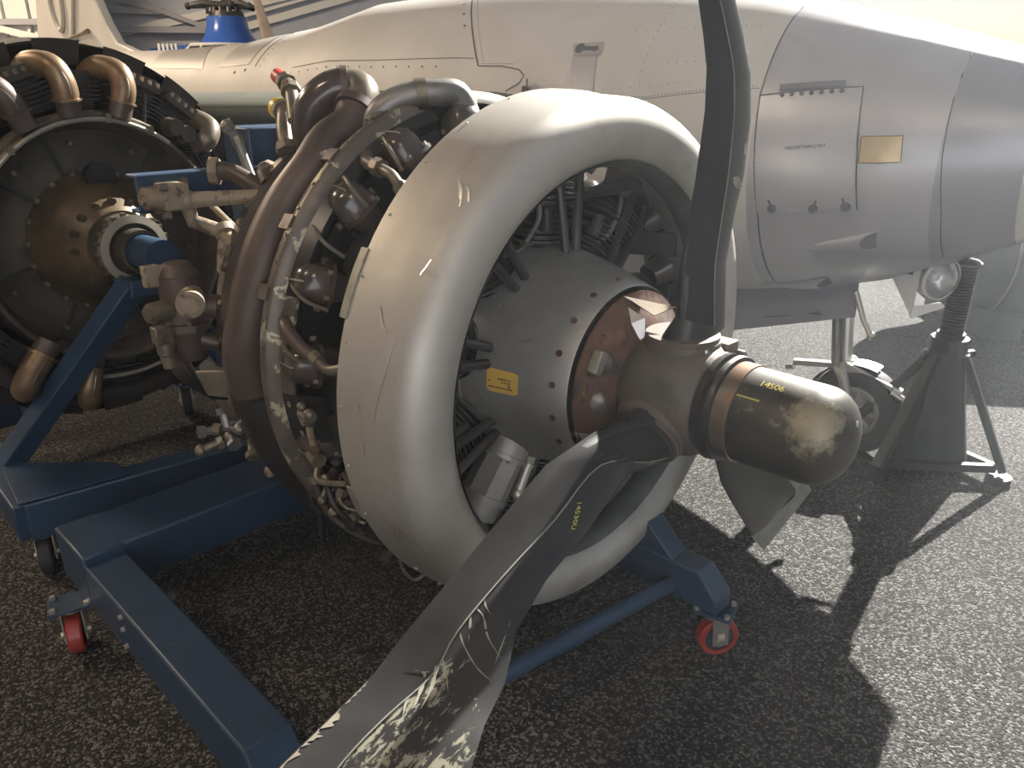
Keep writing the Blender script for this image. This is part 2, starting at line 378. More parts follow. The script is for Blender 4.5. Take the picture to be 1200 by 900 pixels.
for a, L_ in ((185, .52), (40, .4), (300, .4), (350, .36), (120, .4)):
    d = V((math.cos(R(a)), math.sin(R(a)), 0)); p = V((-4.1, 12.2, 2.6))
    MB().tube([p, p + d * L_ * .6 + V((0, 0, .03)), p + d * L_], [.05, .06, .035], 8).sphere(p + d * L_, .05, 8, 6).cyl(p + d * L_ * .5 + V((0, 0, -.1)), p + d * L_ * .5 + V((0, 0, .08)), .025, n=8).build('blade_grip', 'dark_metal', h)
for a in range(0, 360, 30):
    MB().bolt(HZ(2.53, .2, a), UP, .022, .05).build('bolt', 'grey_metal', h)
for sx in (-1, 1):
    MB().tube([(-4.1 + sx * .8, 11.0, .05), (-4.1 + sx * .8, 13.6, .05)], .05, 8).tube([(-4.1 + sx * .8, 11.7, .05), (-4.1 + sx * .5, 11.8, .8)], .035, 8).tube([(-4.1 + sx * .8, 12.8, .05), (-4.1 + sx * .5, 12.7, .8)], .035, 8).build('skid', 'dark_metal', h)
MB().tube([(-4.5, 12.4, 1.95), (-5.2, 13.2, 2.0), (-6.0, 14.0, 2.02)], [.2, .14, .1], 12).build('tail_boom', 'heli_blue', h)
for k in range(5):
    MB().box((-4.95 + .06 * k, 11.75, 2.03), (.03, .02, .13)).build('louvre', 'clad_white', h)

# tan blade standing behind the fuselage
tb = thing('spare_rotor', 'slender tan blade standing upright behind the grey fuselage beside the blue helicopter', 'rotor', (-2.45, 9, 0))
rings = []
for z, cx, wd, th in ((0, -2.3, .10, .10), (.6, -2.36, .11, .10), (1.2, -2.43, .2, .06), (2.0, -2.60, .135, .04), (2.3, -2.665, .095, .032), (2.6, -2.73, .06, .025), (2.75, -2.76, .02, .015)):
    rings.append([V((cx + wd * .5 * math.cos(a), 9 + th * .5 * math.sin(a), z)) for a in [2 * math.pi * i / 14 for i in range(14)]])
MB().loft(rings).build('blade', 'tan_wood', tb)
MB().cyl((-2.3, 9, 0), (-2.3, 9, .03), .25, n=24).build('stand_plate', 'dark_metal', tb)

# dark bulk at the right edge, in the shade beyond the jack
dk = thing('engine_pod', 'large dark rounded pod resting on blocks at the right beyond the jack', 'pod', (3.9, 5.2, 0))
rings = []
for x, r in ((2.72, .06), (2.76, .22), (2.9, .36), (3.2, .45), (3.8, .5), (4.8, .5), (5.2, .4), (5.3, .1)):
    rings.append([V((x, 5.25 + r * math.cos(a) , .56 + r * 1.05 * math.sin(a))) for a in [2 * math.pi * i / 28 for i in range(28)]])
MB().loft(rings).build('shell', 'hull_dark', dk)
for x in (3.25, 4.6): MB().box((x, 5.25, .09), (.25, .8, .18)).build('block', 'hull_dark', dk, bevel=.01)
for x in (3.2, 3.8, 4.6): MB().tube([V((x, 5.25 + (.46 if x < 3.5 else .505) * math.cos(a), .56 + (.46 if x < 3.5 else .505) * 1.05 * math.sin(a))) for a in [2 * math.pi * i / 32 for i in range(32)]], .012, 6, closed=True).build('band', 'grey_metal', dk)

# thin scattering volume added to imitate the veil of lens glare
vm = bpy.data.materials.new('glare_veil'); vm.use_nodes = True; vn = vm.node_tree; vn.nodes.remove(vn.nodes['Principled BSDF'])
vs_ = vn.nodes.new('ShaderNodeVolumeScatter'); vs_.inputs['Density'].default_value = .012; vs_.inputs['Anisotropy'].default_value = .35; vs_.inputs['Color'].default_value = (.86, .93, 1, 1)
tcv = vn.nodes.new('ShaderNodeTexCoord'); sxv = vn.nodes.new('ShaderNodeSeparateXYZ'); mrv = vn.nodes.new('ShaderNodeMapRange')
mrv.interpolation_type = 'SMOOTHSTEP'; mrv.inputs[1].default_value = -.9; mrv.inputs[2].default_value = 1.4; mrv.inputs[3].default_value = .0005; mrv.inputs[4].default_value = .015   # denser to the right, where the glare veil is stronger
vn.links.new(tcv.outputs['Object'], sxv.inputs[0]); vn.links.new(sxv.outputs['X'], mrv.inputs[0]); vn.links.new(mrv.outputs[0], vs_.inputs['Density'])
vn.links.new(vs_.outputs[0], vn.nodes['Material Output'].inputs['Volume']); MT['glare_veil'] = vm
hz = MB().box((1.4, 4.0, 3.51), (5.2, 14, 7)).build('glare_veil', 'glare_veil', None, smooth=False, kind='stuff', label='thin scattering volume added to imitate lens glare over the right side', category='glare_veil')
# ================================================================ near engine
eng = thing('radial_engine', 'radial aircraft engine with a round bare aluminium nose cowl ring, on the near blue stand', 'engine', tuple(C1 - n1 * .5 - UP * .66))
# cowl ring (nose cowl)
prof = []
def arc(cs, cr, a, b, rs, rr, k):
    for i in range(k + 1):
        t = R(a + (b - a) * i / k); prof.append((cs + rs * math.cos(t), cr + rr * math.sin(t)))
prof += [(-.232, .678), (-.18, .676), (-.13, .668)]
arc(-.085, .586, 70, -62, .085, .083, 12)
prof += [(-.075, .506), (-.11, .512), (-.16, .535), (-.21, .56), (-.215, .556), (-.16, .528), (-.11, .506), (-.085, .51)]
prof += [(-.04, .53), (-.02, .58), (-.04, .63), (-.08, .655), (-.13, .663), (-.18, .671), (-.232, .673)]
ring = MB().lathe(E, prof, 112, closed=True).build('cowl_ring', 'alu', eng, angle=50)
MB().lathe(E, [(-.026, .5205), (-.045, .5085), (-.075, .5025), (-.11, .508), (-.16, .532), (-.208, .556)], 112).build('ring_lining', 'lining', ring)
def on_ring(s_, a): # outer surface of the ring
    for (x0, r0), (x1, r1) in zip(OUT, OUT[1:]):
        if x0 <= s_ <= x1: return E(s_, r0 + (r1 - r0) * (s_ - x0) / (x1 - x0) + .0012, a)
    return E(s_, OUT[-1][1], a)
OUT = sorted((x, r) for x, r in prof[:12])
for sc_, wd in ((((-.075, 20), (-.09, 12), (-.115, 3)), .0016), (((-.10, 50), (-.07, 47.5), (-.05, 44.5)), .004), (((-.085, 49), (-.06, 48.5), (-.04, 46)), .003), (((-.05, 34), (-.06, 31)), .002), (((-.14, 24), (-.12, 21), (-.10, 20)), .003), (((-.16, 6), (-.15, -4)), .003), (((-.09, -10), (-.12, -22)), .0014)):
    q = crom([on_ring(*p) for p in sc_], 6); vs = []
    for i, p in enumerate(q):
        tg = (q[min(i + 1, len(q) - 1)] - q[max(i - 1, 0)]).normalized(); sd = tg.cross((p - C1)).normalized() * wd * (.4 + .6 * math.sin(3.1 * (i + .3) / len(q)))
        vs += [p + sd, p - sd]
    MB().add(vs, [(2 * i, 2 * i + 2, 2 * i + 3, 2 * i + 1) for i in range(len(q) - 1)]).build('scratch_mark', 'alu_bright', ring, smooth=False)
mb = MB()
for a in range(-100, -35, 9): mb.sphere(E(-.165, .674, a), .006, 8, 6)
for a in range(-20, 80, 12): mb.sphere(E(-.215, .678, a), .0035, 6, 4)
mb.build('rivet', 'zinc', ring, kind='stuff')
for a0, a1 in ((20, 33), (-22, -14)):
    MB().lathe(E, [(-.226, .676), (-.226, .681), (-.25, .681), (-.25, .676)], 10, a0, a1, closed=True).build('edge_strip', 'bare_edge', ring)
# struts and plates seen inside the ring
for a, w_ in ((150, .07), (176, .05), (118, .03), (-118, .05), (-148, .05)):
    MB().beam(E(-.12, .50, a), E(-.40, .40, a - 8), w_, .012, up=n1).build('ring_strut', 'dark_metal', eng, bevel=.003)
MB().lathe(E, [(-.30, .56), (-.205, .545), (-.205, .551), (-.30, .566)], 30, 118, 250, closed=True).build('inner_panel', 'lining', eng)
MB().lathe(E, [(-.42, .55), (-.21, .53), (-.21, .536), (-.42, .556)], 40, 262, 340, closed=True).build('inner_panel', 'lining', eng)

# nose case cover
cover = MB().lathe(E, [(.037, .231), (.032, .2345), (-.02, .249), (-.12, .276), (-.20, .293), (-.265, .304), (-.27, .298), (-.12, .270), (.03, .228)], 72, closed=True).build('nose_case_cover', 'alu_dull', eng, angle=50)
for a in (66, 46, 26, 8, -12, -30, 90, 112):
    d = (E(0, 1, a) - E(0, 0, a)).normalized()
    MB().cyl(E(-.0, .242, a), E(-.0, .2465, a), .0085, .008, 12).build('screw', 'rust', cover)
MB().lathe(E, [(-.285, .306), (-.255, .307), (-.255, .300), (-.285, .300)], 48, closed=True).build('cover_band', 'alu_dull', cover)
mbq = MB()
for a in range(-60, 100, 11): mbq.sphere(E(-.19, .2925, a), .0035, 6, 4)
mbq.build('rivet', 'grey_metal', cover, kind='stuff')
# yellow sticker with print on the cover
def on_cover(x, y, z): # x to the right along s, y up along phi ; centred
    s_ = -.128 + x; r = .2757 + (-.12 - s_) * .262 + .0012 + z
    return E(s_, r, 3.5 + math.degrees(y / .278))
g = 8; vs = []; fs = []
for i in range(g + 1):
    for j in range(g + 1):
        x = (i / g - .5) * .085; y = (j / g - .5) * .058
        if i in (0, g) and j in (0, g): x *= .93; y *= .9
        vs.append(on_cover(x, y, 0))
fs = [(i * (g + 1) + j, (i + 1) * (g + 1) + j, (i + 1) * (g + 1) + j + 1, i * (g + 1) + j + 1) for i in range(g) for j in range(g)]
st = MB().add(vs, fs).build('sticker', 'yellow', cover)
for sx, yy, txt, sz in ((-.012, .004, 'INHIBITED ON', .0055), (-.003, -.0035, 'DATE DUE', .0055), (.015, -.011, 'REF', .0055), (-.037, -.0035, 'BY', .0055), (-.037, -.018, 'INSPECTION DEPT ENGINES', .0052)):
    text('print', txt, sz, lambda x, y, z, sx=sx, yy=yy: on_cover(sx + x, yy + y, z + .0007), 'print_black', st, .0003)

# crankcase, diaphragms and dark shrouds
MB().lathe(E, [(-.27, .0), (-.27, .29), (-.34, .27), (-.5, .25), (-.62, .26), (-.9, .3), (-.9, 0)], 40).build('crankcase', 'dark_metal', eng)
MB().lathe(E, [(-.36, .25), (-.352, .25), (-.352, .50), (-.36, .50)], 48, closed=True).build('baffle_plate', 'black_paint', eng)
MB().lathe(E, [(-.545, .25), (-.535, .25), (-.525, .585), (-.535, .585)], 64, closed=True).build('rear_baffle', 'black_paint', eng)
# accessory drum
MB().lathe(E, [(-.585, .645), (-.60, .60), (-.70, .565), (-.86, .575), (-.88, .56), (-.9, .30)], 72).build('accessory_drum', 'brown_gloss', eng)
rr = MB().lathe(E, [(-.87, .565), (-.865, .60), (-.89, .612), (-.945, .602), (-.955, .56), (-.94, .55)], 72, closed=True).build('rear_ring', 'brown_gloss', eng)
for a in (58, 46, 34, 22, 12, 2):
    MB().bolt(E(-.91, .606, a), E(0, 1, a) - E(0, 0, a), .009, .006).build('bolt', 'fitting', rr)
for a0, a1 in ((38, 41), (24, 27), (14, 20), (49, 56)):
    MB().lathe(E, [(-.935, .606), (-.93, .611), (-.90, .613), (-.90, .608)], 6, a0, a1, closed=True).build('clip_strip', 'fitting', rr)
# support flange with peeling cream paint
fl = MB().lathe(E, [(-.535, .640), (-.545, .668), (-.552, .672), (-.575, .670), (-.582, .664), (-.592, .640), (-.56, .632)], 110, closed=True).build('support_flange', 'flange', eng, angle=50)
MB().lathe(E, [(-.535, .640), (-.505, .622), (-.505, .614), (-.535, .632)], 90, 20, 78, closed=True).build('flange_skirt', 'black_paint', fl)
MB().lathe(E, [(-.535, .640), (-.50, .628), (-.50, .621), (-.535, .632)], 90, -75, 20, closed=True).build('flange_skirt', 'flange', fl)
MB().lathe(E, [(-.535, .640), (-.47, .622), (-.43, .596), (-.43, .588), (-.535, .632)], 20, -14, -2, closed=True).build('shroud_panel', 'black_paint', fl)
for a in list(range(8, 75, 6)):
    MB().bolt(E(-.56, .671, a), E(0, 1, a) - E(0, 0, a), .005, .004).build('bolt', 'fitting', fl)
for a in (18, 33, 50, 64):
    MB().lathe(E, [(-.555, .672), (-.555, .678), (-.598, .676), (-.598, .668)], 4, a, a + 3.2, closed=True).build('clip', 'flange', fl)

# exhaust collector, rising to the elbow at the top
path = [E(-.70, .645, a) for a in (65, 58)] + [E(-.665, .645, a) for a in (50, 40, 30, 20)] + [E(-.675, .645, 10), E(-.70, .64, 2), E(-.71, .62, -8)]
pp = crom([E(-.71, .669, 69)] + path, 6)
rad = [.052 + .018 * max(0, (i / len(pp) - .35)) for i in range(len(pp))]
co = MB().tube(pp, rad, 22).build('exhaust_collector', 'collector', eng, angle=60)
el = crom([E(-.71, .669, 69), E(-.725, .692, 72.5), E(-.755, .706, 73.5), E(-.775, .712, 72.3)], 6)
MB().tube(el, .046, 20).build('elbow', 'fitting', co, angle=60)
d_ = (el[2] - el[0]).normalized()
MB().cyl(el[0] - d_ * .012, el[0] + d_ * .012, .061, .058, 24).build('joint_collar', 'collector', co)
MB().tube([E(-.69, .63, -6 - i * 6) for i in range(33)], .062, 16).build('lower_collector', 'collector_dark', eng, angle=60)
MB().tube([E(-.70, .60, 100 + i * 6) for i in range(10)], .05, 14).build('upper_collector', 'collector', eng, angle=60)
# second elbow over the top
el2 = crom([E(-.63, .58, 66), E(-.62, .645, 67.8), E(-.60, .672, 70.3), E(-.57, .682, 74.6), E(-.53, .676, 80.1), E(-.51, .665, 84.8), E(-.50, .61, 87)], 6)
e2 = MB().tube(el2, .034, 18).build('intake_elbow', 'grey_metal', eng, angle=60)
MB().cyl(el2[20] , el2[22], .040, n=20).build('clamp_band', 'fitting', e2)
el3 = crom([E(-.775, .712, 72.3), E(-.80, .718, 69.5), E(-.83, .70, 65.9), E(-.85, .66, 63), E(-.86, .58, 60)], 6)
MB().cyl(el3[0], el3[3], .057, n=22).build('coupling', 'collector', eng)
MB().tube(el3, .05, 18).build('intake_elbow', 'brown_gloss', eng, angle=60)
# outlet wedge low on the left
wb_ = MB().prism([E(-.78, .66, -2), E(-.88, .71, -3), E(-.86, .70, -9), E(-.76, .655, -9)], (E(0, 1, 0) - E(0, 0, 0)) * -.05)
ow = wb_.build('outlet_duct', 'fitting', eng, bevel=.004)
MB().prism([E(-.79, .66, -10), E(-.85, .69, -10), E(-.83, .68, -15), E(-.78, .65, -15)], (E(0, 1, 0) - E(0, 0, 0)) * -.04).build('outlet_bracket', 'collector', ow, bevel=.003)
MB().tube([E(-.74, .60 + .085 * math.cos(t), -8 + 8.2 * math.sin(t)) for t in [2 * math.pi * i / 28 for i in range(28)]], .009, 6, closed=True).build('outlet_rim', 'brown_gloss', ow)

# ---- cylinders (local frame: z radial, x along the axis, y tangential)
def cyl_mats(s_, phi):
    rad_ = (E(0, 1, phi) - E(0, 0, phi)).normalized(); tang = rad_.cross(n1)
    M_ = Matrix((( n1.x, tang.x, rad_.x, 0), (n1.y, tang.y, rad_.y, 0), (n1.z, tang.z, rad_.z, 0), (0, 0, 0, 1)))
    return Matrix.Translation(C1 + n1 * s_) @ M_
def LZ(z, r, phi): f = R(phi); return V((r * math.cos(f), r * math.sin(f), z))
pr = [(.24, .06)]
for k in range(17):
    z = .275 + k * .0145; ro = .088 if k < 10 else .100 - .003 * (k - 10)
    pr += [(z - .004, .066), (z - .0025, ro), (z + .0025, ro), (z + .004, .066)]
pr += [(.535, .07), (.555, .0)]
barrel_me = MB().lathe(LZ, pr, 22).mesh('barrel', 'dark_metal', angle=30)
def rocker(sy, sx):
    """rounded rocker cover with flange and bolts, centred at the tangential side sy"""
    rings = []
    base = V((sx * .068, sy * .10, .555)); up = V((sx * .3, sy * .30, 1)).normalized(); ex = V((1, 0, -up.x / up.z)).normalized(); ey = up.cross(ex)
    for h_, k in ((-.07, .6), (-.005, .9), (-.004, 1.14), (.006, 1.14), (.007, .97), (.04, .93), (.062, .80), (.076, .5), (.080, .1)):
        ring_ = []
        for i in range(18):
            a = 2 * math.pi * i / 18; c, s2 = math.cos(a), math.sin(a)
            px = .066 * math.copysign(abs(c) ** .7, c); py = .054 * math.copysign(abs(s2) ** .7, s2)
            ring_.append(base + up * h_ + (ex * px + ey * py) * k)
        rings.append(ring_)
    m1 = MB().loft(rings)
    m2 = MB()
    for i in range(6):
        a = 2 * math.pi * (i + .5) / 6
        m2.bolt(base + up * .006 + ex * (.073 * math.cos(a)) + ey * (.060 * math.sin(a)), up, .0075, .010)
    m3 = MB().tube([base + up * .006 - ex * .06 + ey * .02, base + up * .065 - ex * .045, base + up * .085 + ex * .005, base + up * .07 + ex * .046, base + up * .004 + ex * .06], .0025, 6)
    return m1, m2, m3
rock = []
for sx in (1, -1):
    for sy in (-1, 1):
        a, b, c = rocker(sy, sx)
        rock.append((sx, a.mesh('rocker_cover', 'brown_gloss', angle=45), b.mesh('cover_bolt', 'fitting'), c.mesh('cover_wire', 'grey_metal')))
plug_mb = MB().cyl((-.06, 0, .49), (-.115, 0, .515), .011, n=8).cyl((-.095, 0, .505), (-.105, 0, .51), .017, n=6)
plug_me = plug_mb.mesh('spark_plug', 'zinc')
prod = [MB().tube([(.115, sy * .018, .27), (.085, sy * .045, .50), (.06, sy * .055, .54)], .0125, 10).mesh('pushrod_tube', 'dark_metal') for sy in (-1, 1)]
intake = MB().tube(crom([(-.10, .06, .27), (-.13, .085, .40), (-.11, .085, .50), (-.06, .06, .52)], 5), .026, 12).mesh('intake_pipe', 'black_paint')
def cylinder(s_, phi, row):
    Mx = cyl_mats(s_, phi)
    c = link('cylinder', barrel_me, eng, matrix=Mx)
    for sx, a, b, d in rock:
        if (row == 0) == (sx > 0):
            link('rocker_cover', a, c, matrix=Mx); 
            o = link('cover_bolt', b, c, matrix=Mx); o['kind'] = 'stuff'
            link('cover_wire', d, c, matrix=Mx)
    link('spark_plug', plug_me, c, matrix=Mx)
    if row == 0:
        for p in prod: link('pushrod_tube', p, c, matrix=Mx)
    link('intake_pipe', intake, c, matrix=Mx)
for k in range(9):
    cylinder(-.29, 54.6 + 40 * k, 0)
    cylinder(-.435, 34.6 + 40 * k, 1)

# ---- hoses and fittings in the cylinder bay
def hose(pts, r, m, name='hose', ends=None, em='fitting', parent=None):
    o = MB().tube(crom(pts, 6), r, 10).build(name, m, parent or eng, angle=60)
    for i in ends or ():
        q = crom(pts, 6); k = 0 if i == 0 else len(q) - 2
        if i not in (0, -1): k = int(i * (len(q) - 2))
        d = (q[k + 1] - q[k]).normalized()
        MB().cyl(q[k] - d * .012, q[k] + d * .012, r * 1.45, n=8).build('hose_nut', em, o)
    return o
hose([E(-.545, .625, 15), E(-.50, .645, 13.5), E(-.44, .64, 10.5), E(-.385, .63, 9)], .016, 'collector', 'ignition_lead', (0,), 'brown_gloss')
hose([E(-.39, .63, 9), E(-.35, .625, 7.5), E(-.31, .615, 8.5), E(-.285, .60, 9.5)], .0125, 'fitting', 'lead_elbow', (0, -1))
hose([E(-.53, .625, 57), E(-.49, .635, 54), E(-.43, .63, 53)], .016, 'collector', 'ignition_lead', (-1,))
hose([E(-.43, .63, 53), E(-.38, .625, 52), E(-.34, .60, 50)], .0125, 'fitting', 'lead_elbow', (-1,))
dr = hose([E(-.45, .625, -7), E(-.455, .63, -10), E(-.46, .63, -15)], .0095, 'cream_tube', 'drain_tube', (0, -1), 'rust')
MB().cyl(E(-.43, .63, -5.5), E(-.47, .63, -5.5), .016, n=8).sphere(E(-.43, .635, -4.5), .014, 8, 6).sphere(E(-.46, .635, -3.5), .012, 8, 6).build('union', 'fitting', dr)
MB().cyl(E(-.44, .64, -17), E(-.49, .63, -17), .02, n=8).build('union', 'fitting', dr)
# white paint patches on the black shroud
def patch(s0, a0, ds, da, seed, r=.607, name='paint_patch'):
    rnd = random.Random(seed); vs = [E(s0, r + .002, a0)]; k = 14
    for i in range(k):
        t = 2 * math.pi * i / k; q = rnd.uniform(.65, 1.15)
        vs.append(E(s0 + ds * q * math.cos(t), r + .002, a0 + da * q * math.sin(t)))
    return MB().add(vs, [(0, i + 1, (i + 1) % k + 1) for i in range(k)]).build(name, 'bare_edge', eng, smooth=False)
# dark cowl skin panels between the rocker covers at the flange
patch(-.485, -7, .026, 2.4, 3, .6275); patch(-.495, -11.5, .012, 1.0, 4, .630); patch(-.515, -4.4, .010, .8, 5, .636); patch(-.455, -6, .009, .7, 15, .614)
patch(-.555, 12, .012, 3.0, 7, .671); patch(-.52, 9, .014, 1.4, 17, .6345)
# lower left fittings
rnd = random.Random(5)
for s_, a, r_ in ((-.47, -26, .64), (-.44, -29, .65), (-.50, -32, .66), (-.42, -35, .65), (-.46, -37, .655), (-.40, -33, .64), (-.37, -39, .655), (-.43, -42, .66), (-.36, -46, .66), (-.33, -50, .66)):
    d = V((rnd.uniform(-1, 1), rnd.uniform(-1, 1), rnd.uniform(-1, 1))).normalized(); p = E(s_, r_, a)
    l = rnd.uniform(.02, .045)
    MB().cyl(p - d * l, p + d * l, .010, n=8).cyl(p + d * l * .4, p + d * l, .017, n=6).sphere(p - d * l, .014, 8, 6).build('pipe_fitting', rnd.choice(['fitting', 'dark_metal', 'brown_gloss']), eng)
hose([E(-.47, .64, -24), E(-.43, .67, -30), E(-.40, .66, -38), E(-.36, .66, -46)], .008, 'dark_metal', 'drain_pipe', (0, -1))
hose([E(-.52, .65, -25), E(-.50, .68, -33), E(-.45, .68, -42), E(-.40, .66, -52)], .011, 'brown_gloss', 'drain_pipe', (0, -1))
MB().tube(crom([E(-.34, .675, -47), E(-.33, .70, -49), E(-.31, .715, -52), E(-.29, .69, -53)], 6), .005, 6).build('wire_hook', 'fitting', eng)
MB().tube(crom([E(-.56, .67, -30), E(-.555, .685, -32), E(-.55, .70, -36)] + [E(-.55, .70, -36) - UP * k for k in (.03, .06, .09)], 6), .005, 6).build('safety_wire', 'dark_metal', eng)
patch(-.33, -44, .03, 1.8, 9, .668); patch(-.30, -47.5, .03, 1.0, 10, .672)
rnd = random.Random(31)
for k in range(26):   # small unions and clips crowding the bay below the rocker covers
    s_, a, r_ = rnd.uniform(-.52, -.30), rnd.uniform(-62, -16), rnd.uniform(.57, .645)
    p = E(s_, r_, a); d = V((rnd.uniform(-1, 1), rnd.uniform(-1, 1), rnd.uniform(-1, 1))).normalized(); l = rnd.uniform(.012, .03); m = rnd.choice(['fitting', 'dark_metal', 'brown_gloss', 'grey_metal'])
    MB().cyl(p - d * l, p + d * l, rnd.uniform(.006, .011), n=8).cyl(p + d * l * .3, p + d * l * .8, rnd.uniform(.011, .016), n=6).build('pipe_fitting', m, eng)
for k in range(7):
    a = -20 - 6 * k; s_ = -.50 + .03 * k
    MB().tube(crom([E(s_, .60, a), E(s_ + rnd.uniform(.02, .06), .655, a - 3), E(s_ + .10, .62, a - rnd.uniform(4, 9))], 5), rnd.uniform(.004, .009), 7).build('oil_pipe', rnd.choice(['dark_metal', 'fitting', 'brown_gloss']), eng)
for k in range(5):
    a = 62 - 13 * k
    MB().tube(crom([E(-.535, .63, a), E(-.50, .645, a - 1), E(-.46, .63, a - 3), E(-.44, .58, a - 4)], 5), .005, 7).build('primer_pipe', 'fitting', eng)
# fittings cluster low at the rear
rnd = random.Random(11)
for px, pu, pz in ((-.98, .60, .66), (-.95, .57, .64), (-.93, .61, .61), (-.90, .56, .64), (-.87, .58, .60), (-.84, .56, .57), (-.80, .56, .56), (-1.0, .64, .63), (-.96, .66, .60)):
    p = P(px, pu, pz); d = V((rnd.uniform(-1, 1), rnd.uniform(-1, 1), rnd.uniform(-.5, .5))).normalized(); l = rnd.uniform(.025, .05)
    MB().cyl(p - d * l, p + d * l, .013, n=8).cyl(p + d * l * .5, p + d * l, .021, n=6).sphere(p - d * l, .018, 8, 6).build('pipe_fitting', rnd.choice(['fitting', 'cream_tube', 'grey_metal']), eng)
hose([P(-.99, .62, .63), P(-.9, .57, .62), P(-.78, .55, .57), P(-.7, .50, .50)], .014, 'dark_metal', 'oil_pipe', (0, .5))

# ---- front sump, seen low inside the ring
d = (E(0, 1, -62) - E(0, 0, 0)).normalized()
d = (E(-.20, .56, -52) - E(-.17, .30, -46)).normalized()
p = E(-.185, .27, -44)
s1 = MB().cyl(p - d * .02, p + d * .03, .062, n=24).build('sump_neck', 'alu_dull', eng)
s2 = MB().cyl(p + d * .03, p + d * .042, .068, n=24).cyl(p + d * .042, p + d * .15, .058, .062, 8).cyl(p + d * .15, p + d * .168, .064, n=24).cyl(p + d * .168, p + d * .215, .058, n=24).cyl(p + d * .215, p + d * .25, .04, n=20).build('sump_body', 'alu_dull', eng)
for i in range(6):
    x = d.orthogonal().normalized(); y = d.cross(x); a = i * math.pi / 3
    MB().bolt(p + d * .042 + (x * math.cos(a) + y * math.sin(a)) * .063, d, .006, .007).build('bolt', 'zinc', s2)
q = E(-.16, .28, -60); d2 = (E(-.17, .5, -62) - E(-.16, .28, -60)).normalized()
MB().cyl(q, q + d2 * .02, .016, n=6).cyl(q + d2 * .02, q + d2 * .03, .02, n=16).cyl(q + d2 * .03, q + d2 * .10, .0165, n=16).sphere(q + d2 * .11, .022, 12, 8).build('pressure_fitting', 'zinc', eng)
for a in (-30, -78, 60, 78, 100, 125):
    hose([E(-.26, .31, a), E(-.22, .38, a + 4), E(-.22, .48, a + 2), E(-.27, .54, a)], .007, 'grey_metal', 'ignition_lead', (0, -1))
hose([E(-.30, .54, 112), E(-.30, .585, 106), E(-.27, .58, 99), E(-.26, .53, 97)], .011, 'grey_metal', 'ignition_lead')
for a in (55, 85, 118, 140, 165, 190, -140, -100, -75, -20, 10):
    MB().cyl(E(-.215, .34, a), E(-.215, .40, a), .016, n=10).build('distributor_cap', 'dark_metal', eng)

# ---- rear: mount tubes, boss, hoses, accessory
bs = P(-1.03, .66, 1.312)
dA = (P(-1.1, 1, 1.3) - P(-1.1, 0, 1.3)).normalized()
mt = MB().cyl(bs - dA * .01 , bs + dA * .045, .034, .030, 20).cyl(bs + dA * .045, bs + dA * .055, .018, n=6).build('mount_boss', 'cream_tube', eng)
MB().box(bs - dA * .03, (.07, .07, .07), (n1, dA, UP)).build('mount_block', 'cream_tube', eng, bevel=.006)
for o_ in ((.035, .03), (-.03, -.04), (.03, -.045)):
    MB().bolt(bs + n1 * o_[0] + UP * o_[1], dA, .012, .014).build('bolt', 'fitting', mt)
nd = P(-1.02, .60, 1.30)
MB().sphere(nd, .030, 14, 10).tube([nd, E(-.91, .585, 43)], [.022, .019], 14).build('mount_tube', 'cream_tube', eng)
MB().cyl(bs - dA * .06, nd, .026, n=14).build('mount_tube', 'cream_tube', eng)
MB().tube([nd, P(-1.03, .585, 1.24), E(-.99, .60, 30), E(-.90, .58, 26)], [.021, .021, .021, .021], 14).build('mount_tube', 'cream_tube', eng)
MB().cyl(E(-.995, .60, 31), E(-.975, .597, 29.5), .030, n=16).build('tube_collar', 'cream_tube', eng)
MB().tube([P(-1.08, .52, 1.29), E(-.92, .56, 30)], .009, 8).build('mount_strut', 'cream_tube', eng)
MB().tube([E(-.99, .60, 30), E(-1.0, .57, 20), E(-.97, .52, 14)], .016, 8).build('mount_tube', 'cream_tube', eng)
MB().box(E(-1.02, .50, 24), (.06, .05, .12), (n1, u1, UP)).build('bracket', 'jack_green', eng, bevel=.004)
# fat pipe and hoses rising at the rear
hose([E(-1.05, .675, 43), E(-1.02, .65, 44.6), E(-.96, .61, 44.6), E(-.92, .56, 44)], .026, 'collector', 'oil_pipe', (0,), 'cream_tube')
hose([E(-.95, .60, 50), E(-.93, .61, 48), E(-.90, .60, 46)], .02, 'collector', 'oil_pipe', (0,), 'cream_tube')
HA, HB, HC, HD = E(-1.04, .729, 52.4), E(-1.04, .683, 52), E(-1.02, .634, 49.3), E(-1.0, .60, 46.8)
hose([HA, HB, HC, HD], .013, 'grey_metal', 'hose', (0, .4))
MB().sphere(HA, .019, 10, 8).build('hose_end', 'grey_metal', eng)
h1 = hose([E(-1.06, .74, 70.5), E(-1.02, .735, 69.5), E(-.96, .72, 67), E(-.90, .67, 62)], .02, 'fitting', 'breather_pipe', (.3, .7))
MB().cyl(E(-1.10, .748, 71.4), E(-1.06, .74, 70.5), .022, n=14).build('red_cap', 'red_cap', h1, label='red plastic blanking cap')
h2 = hose([E(-1.02, .68, 65), E(-.98, .68, 64), E(-.94, .655, 60), E(-.90, .62, 56)], .022, 'fitting', 'breather_pipe', (.25, -1))
MB().cyl(E(-1.05, .68, 66), E(-1.015, .68, 65), .030, n=16).build('yellow_cap', 'yellow_cap', h2, label='yellow plastic blanking cap')

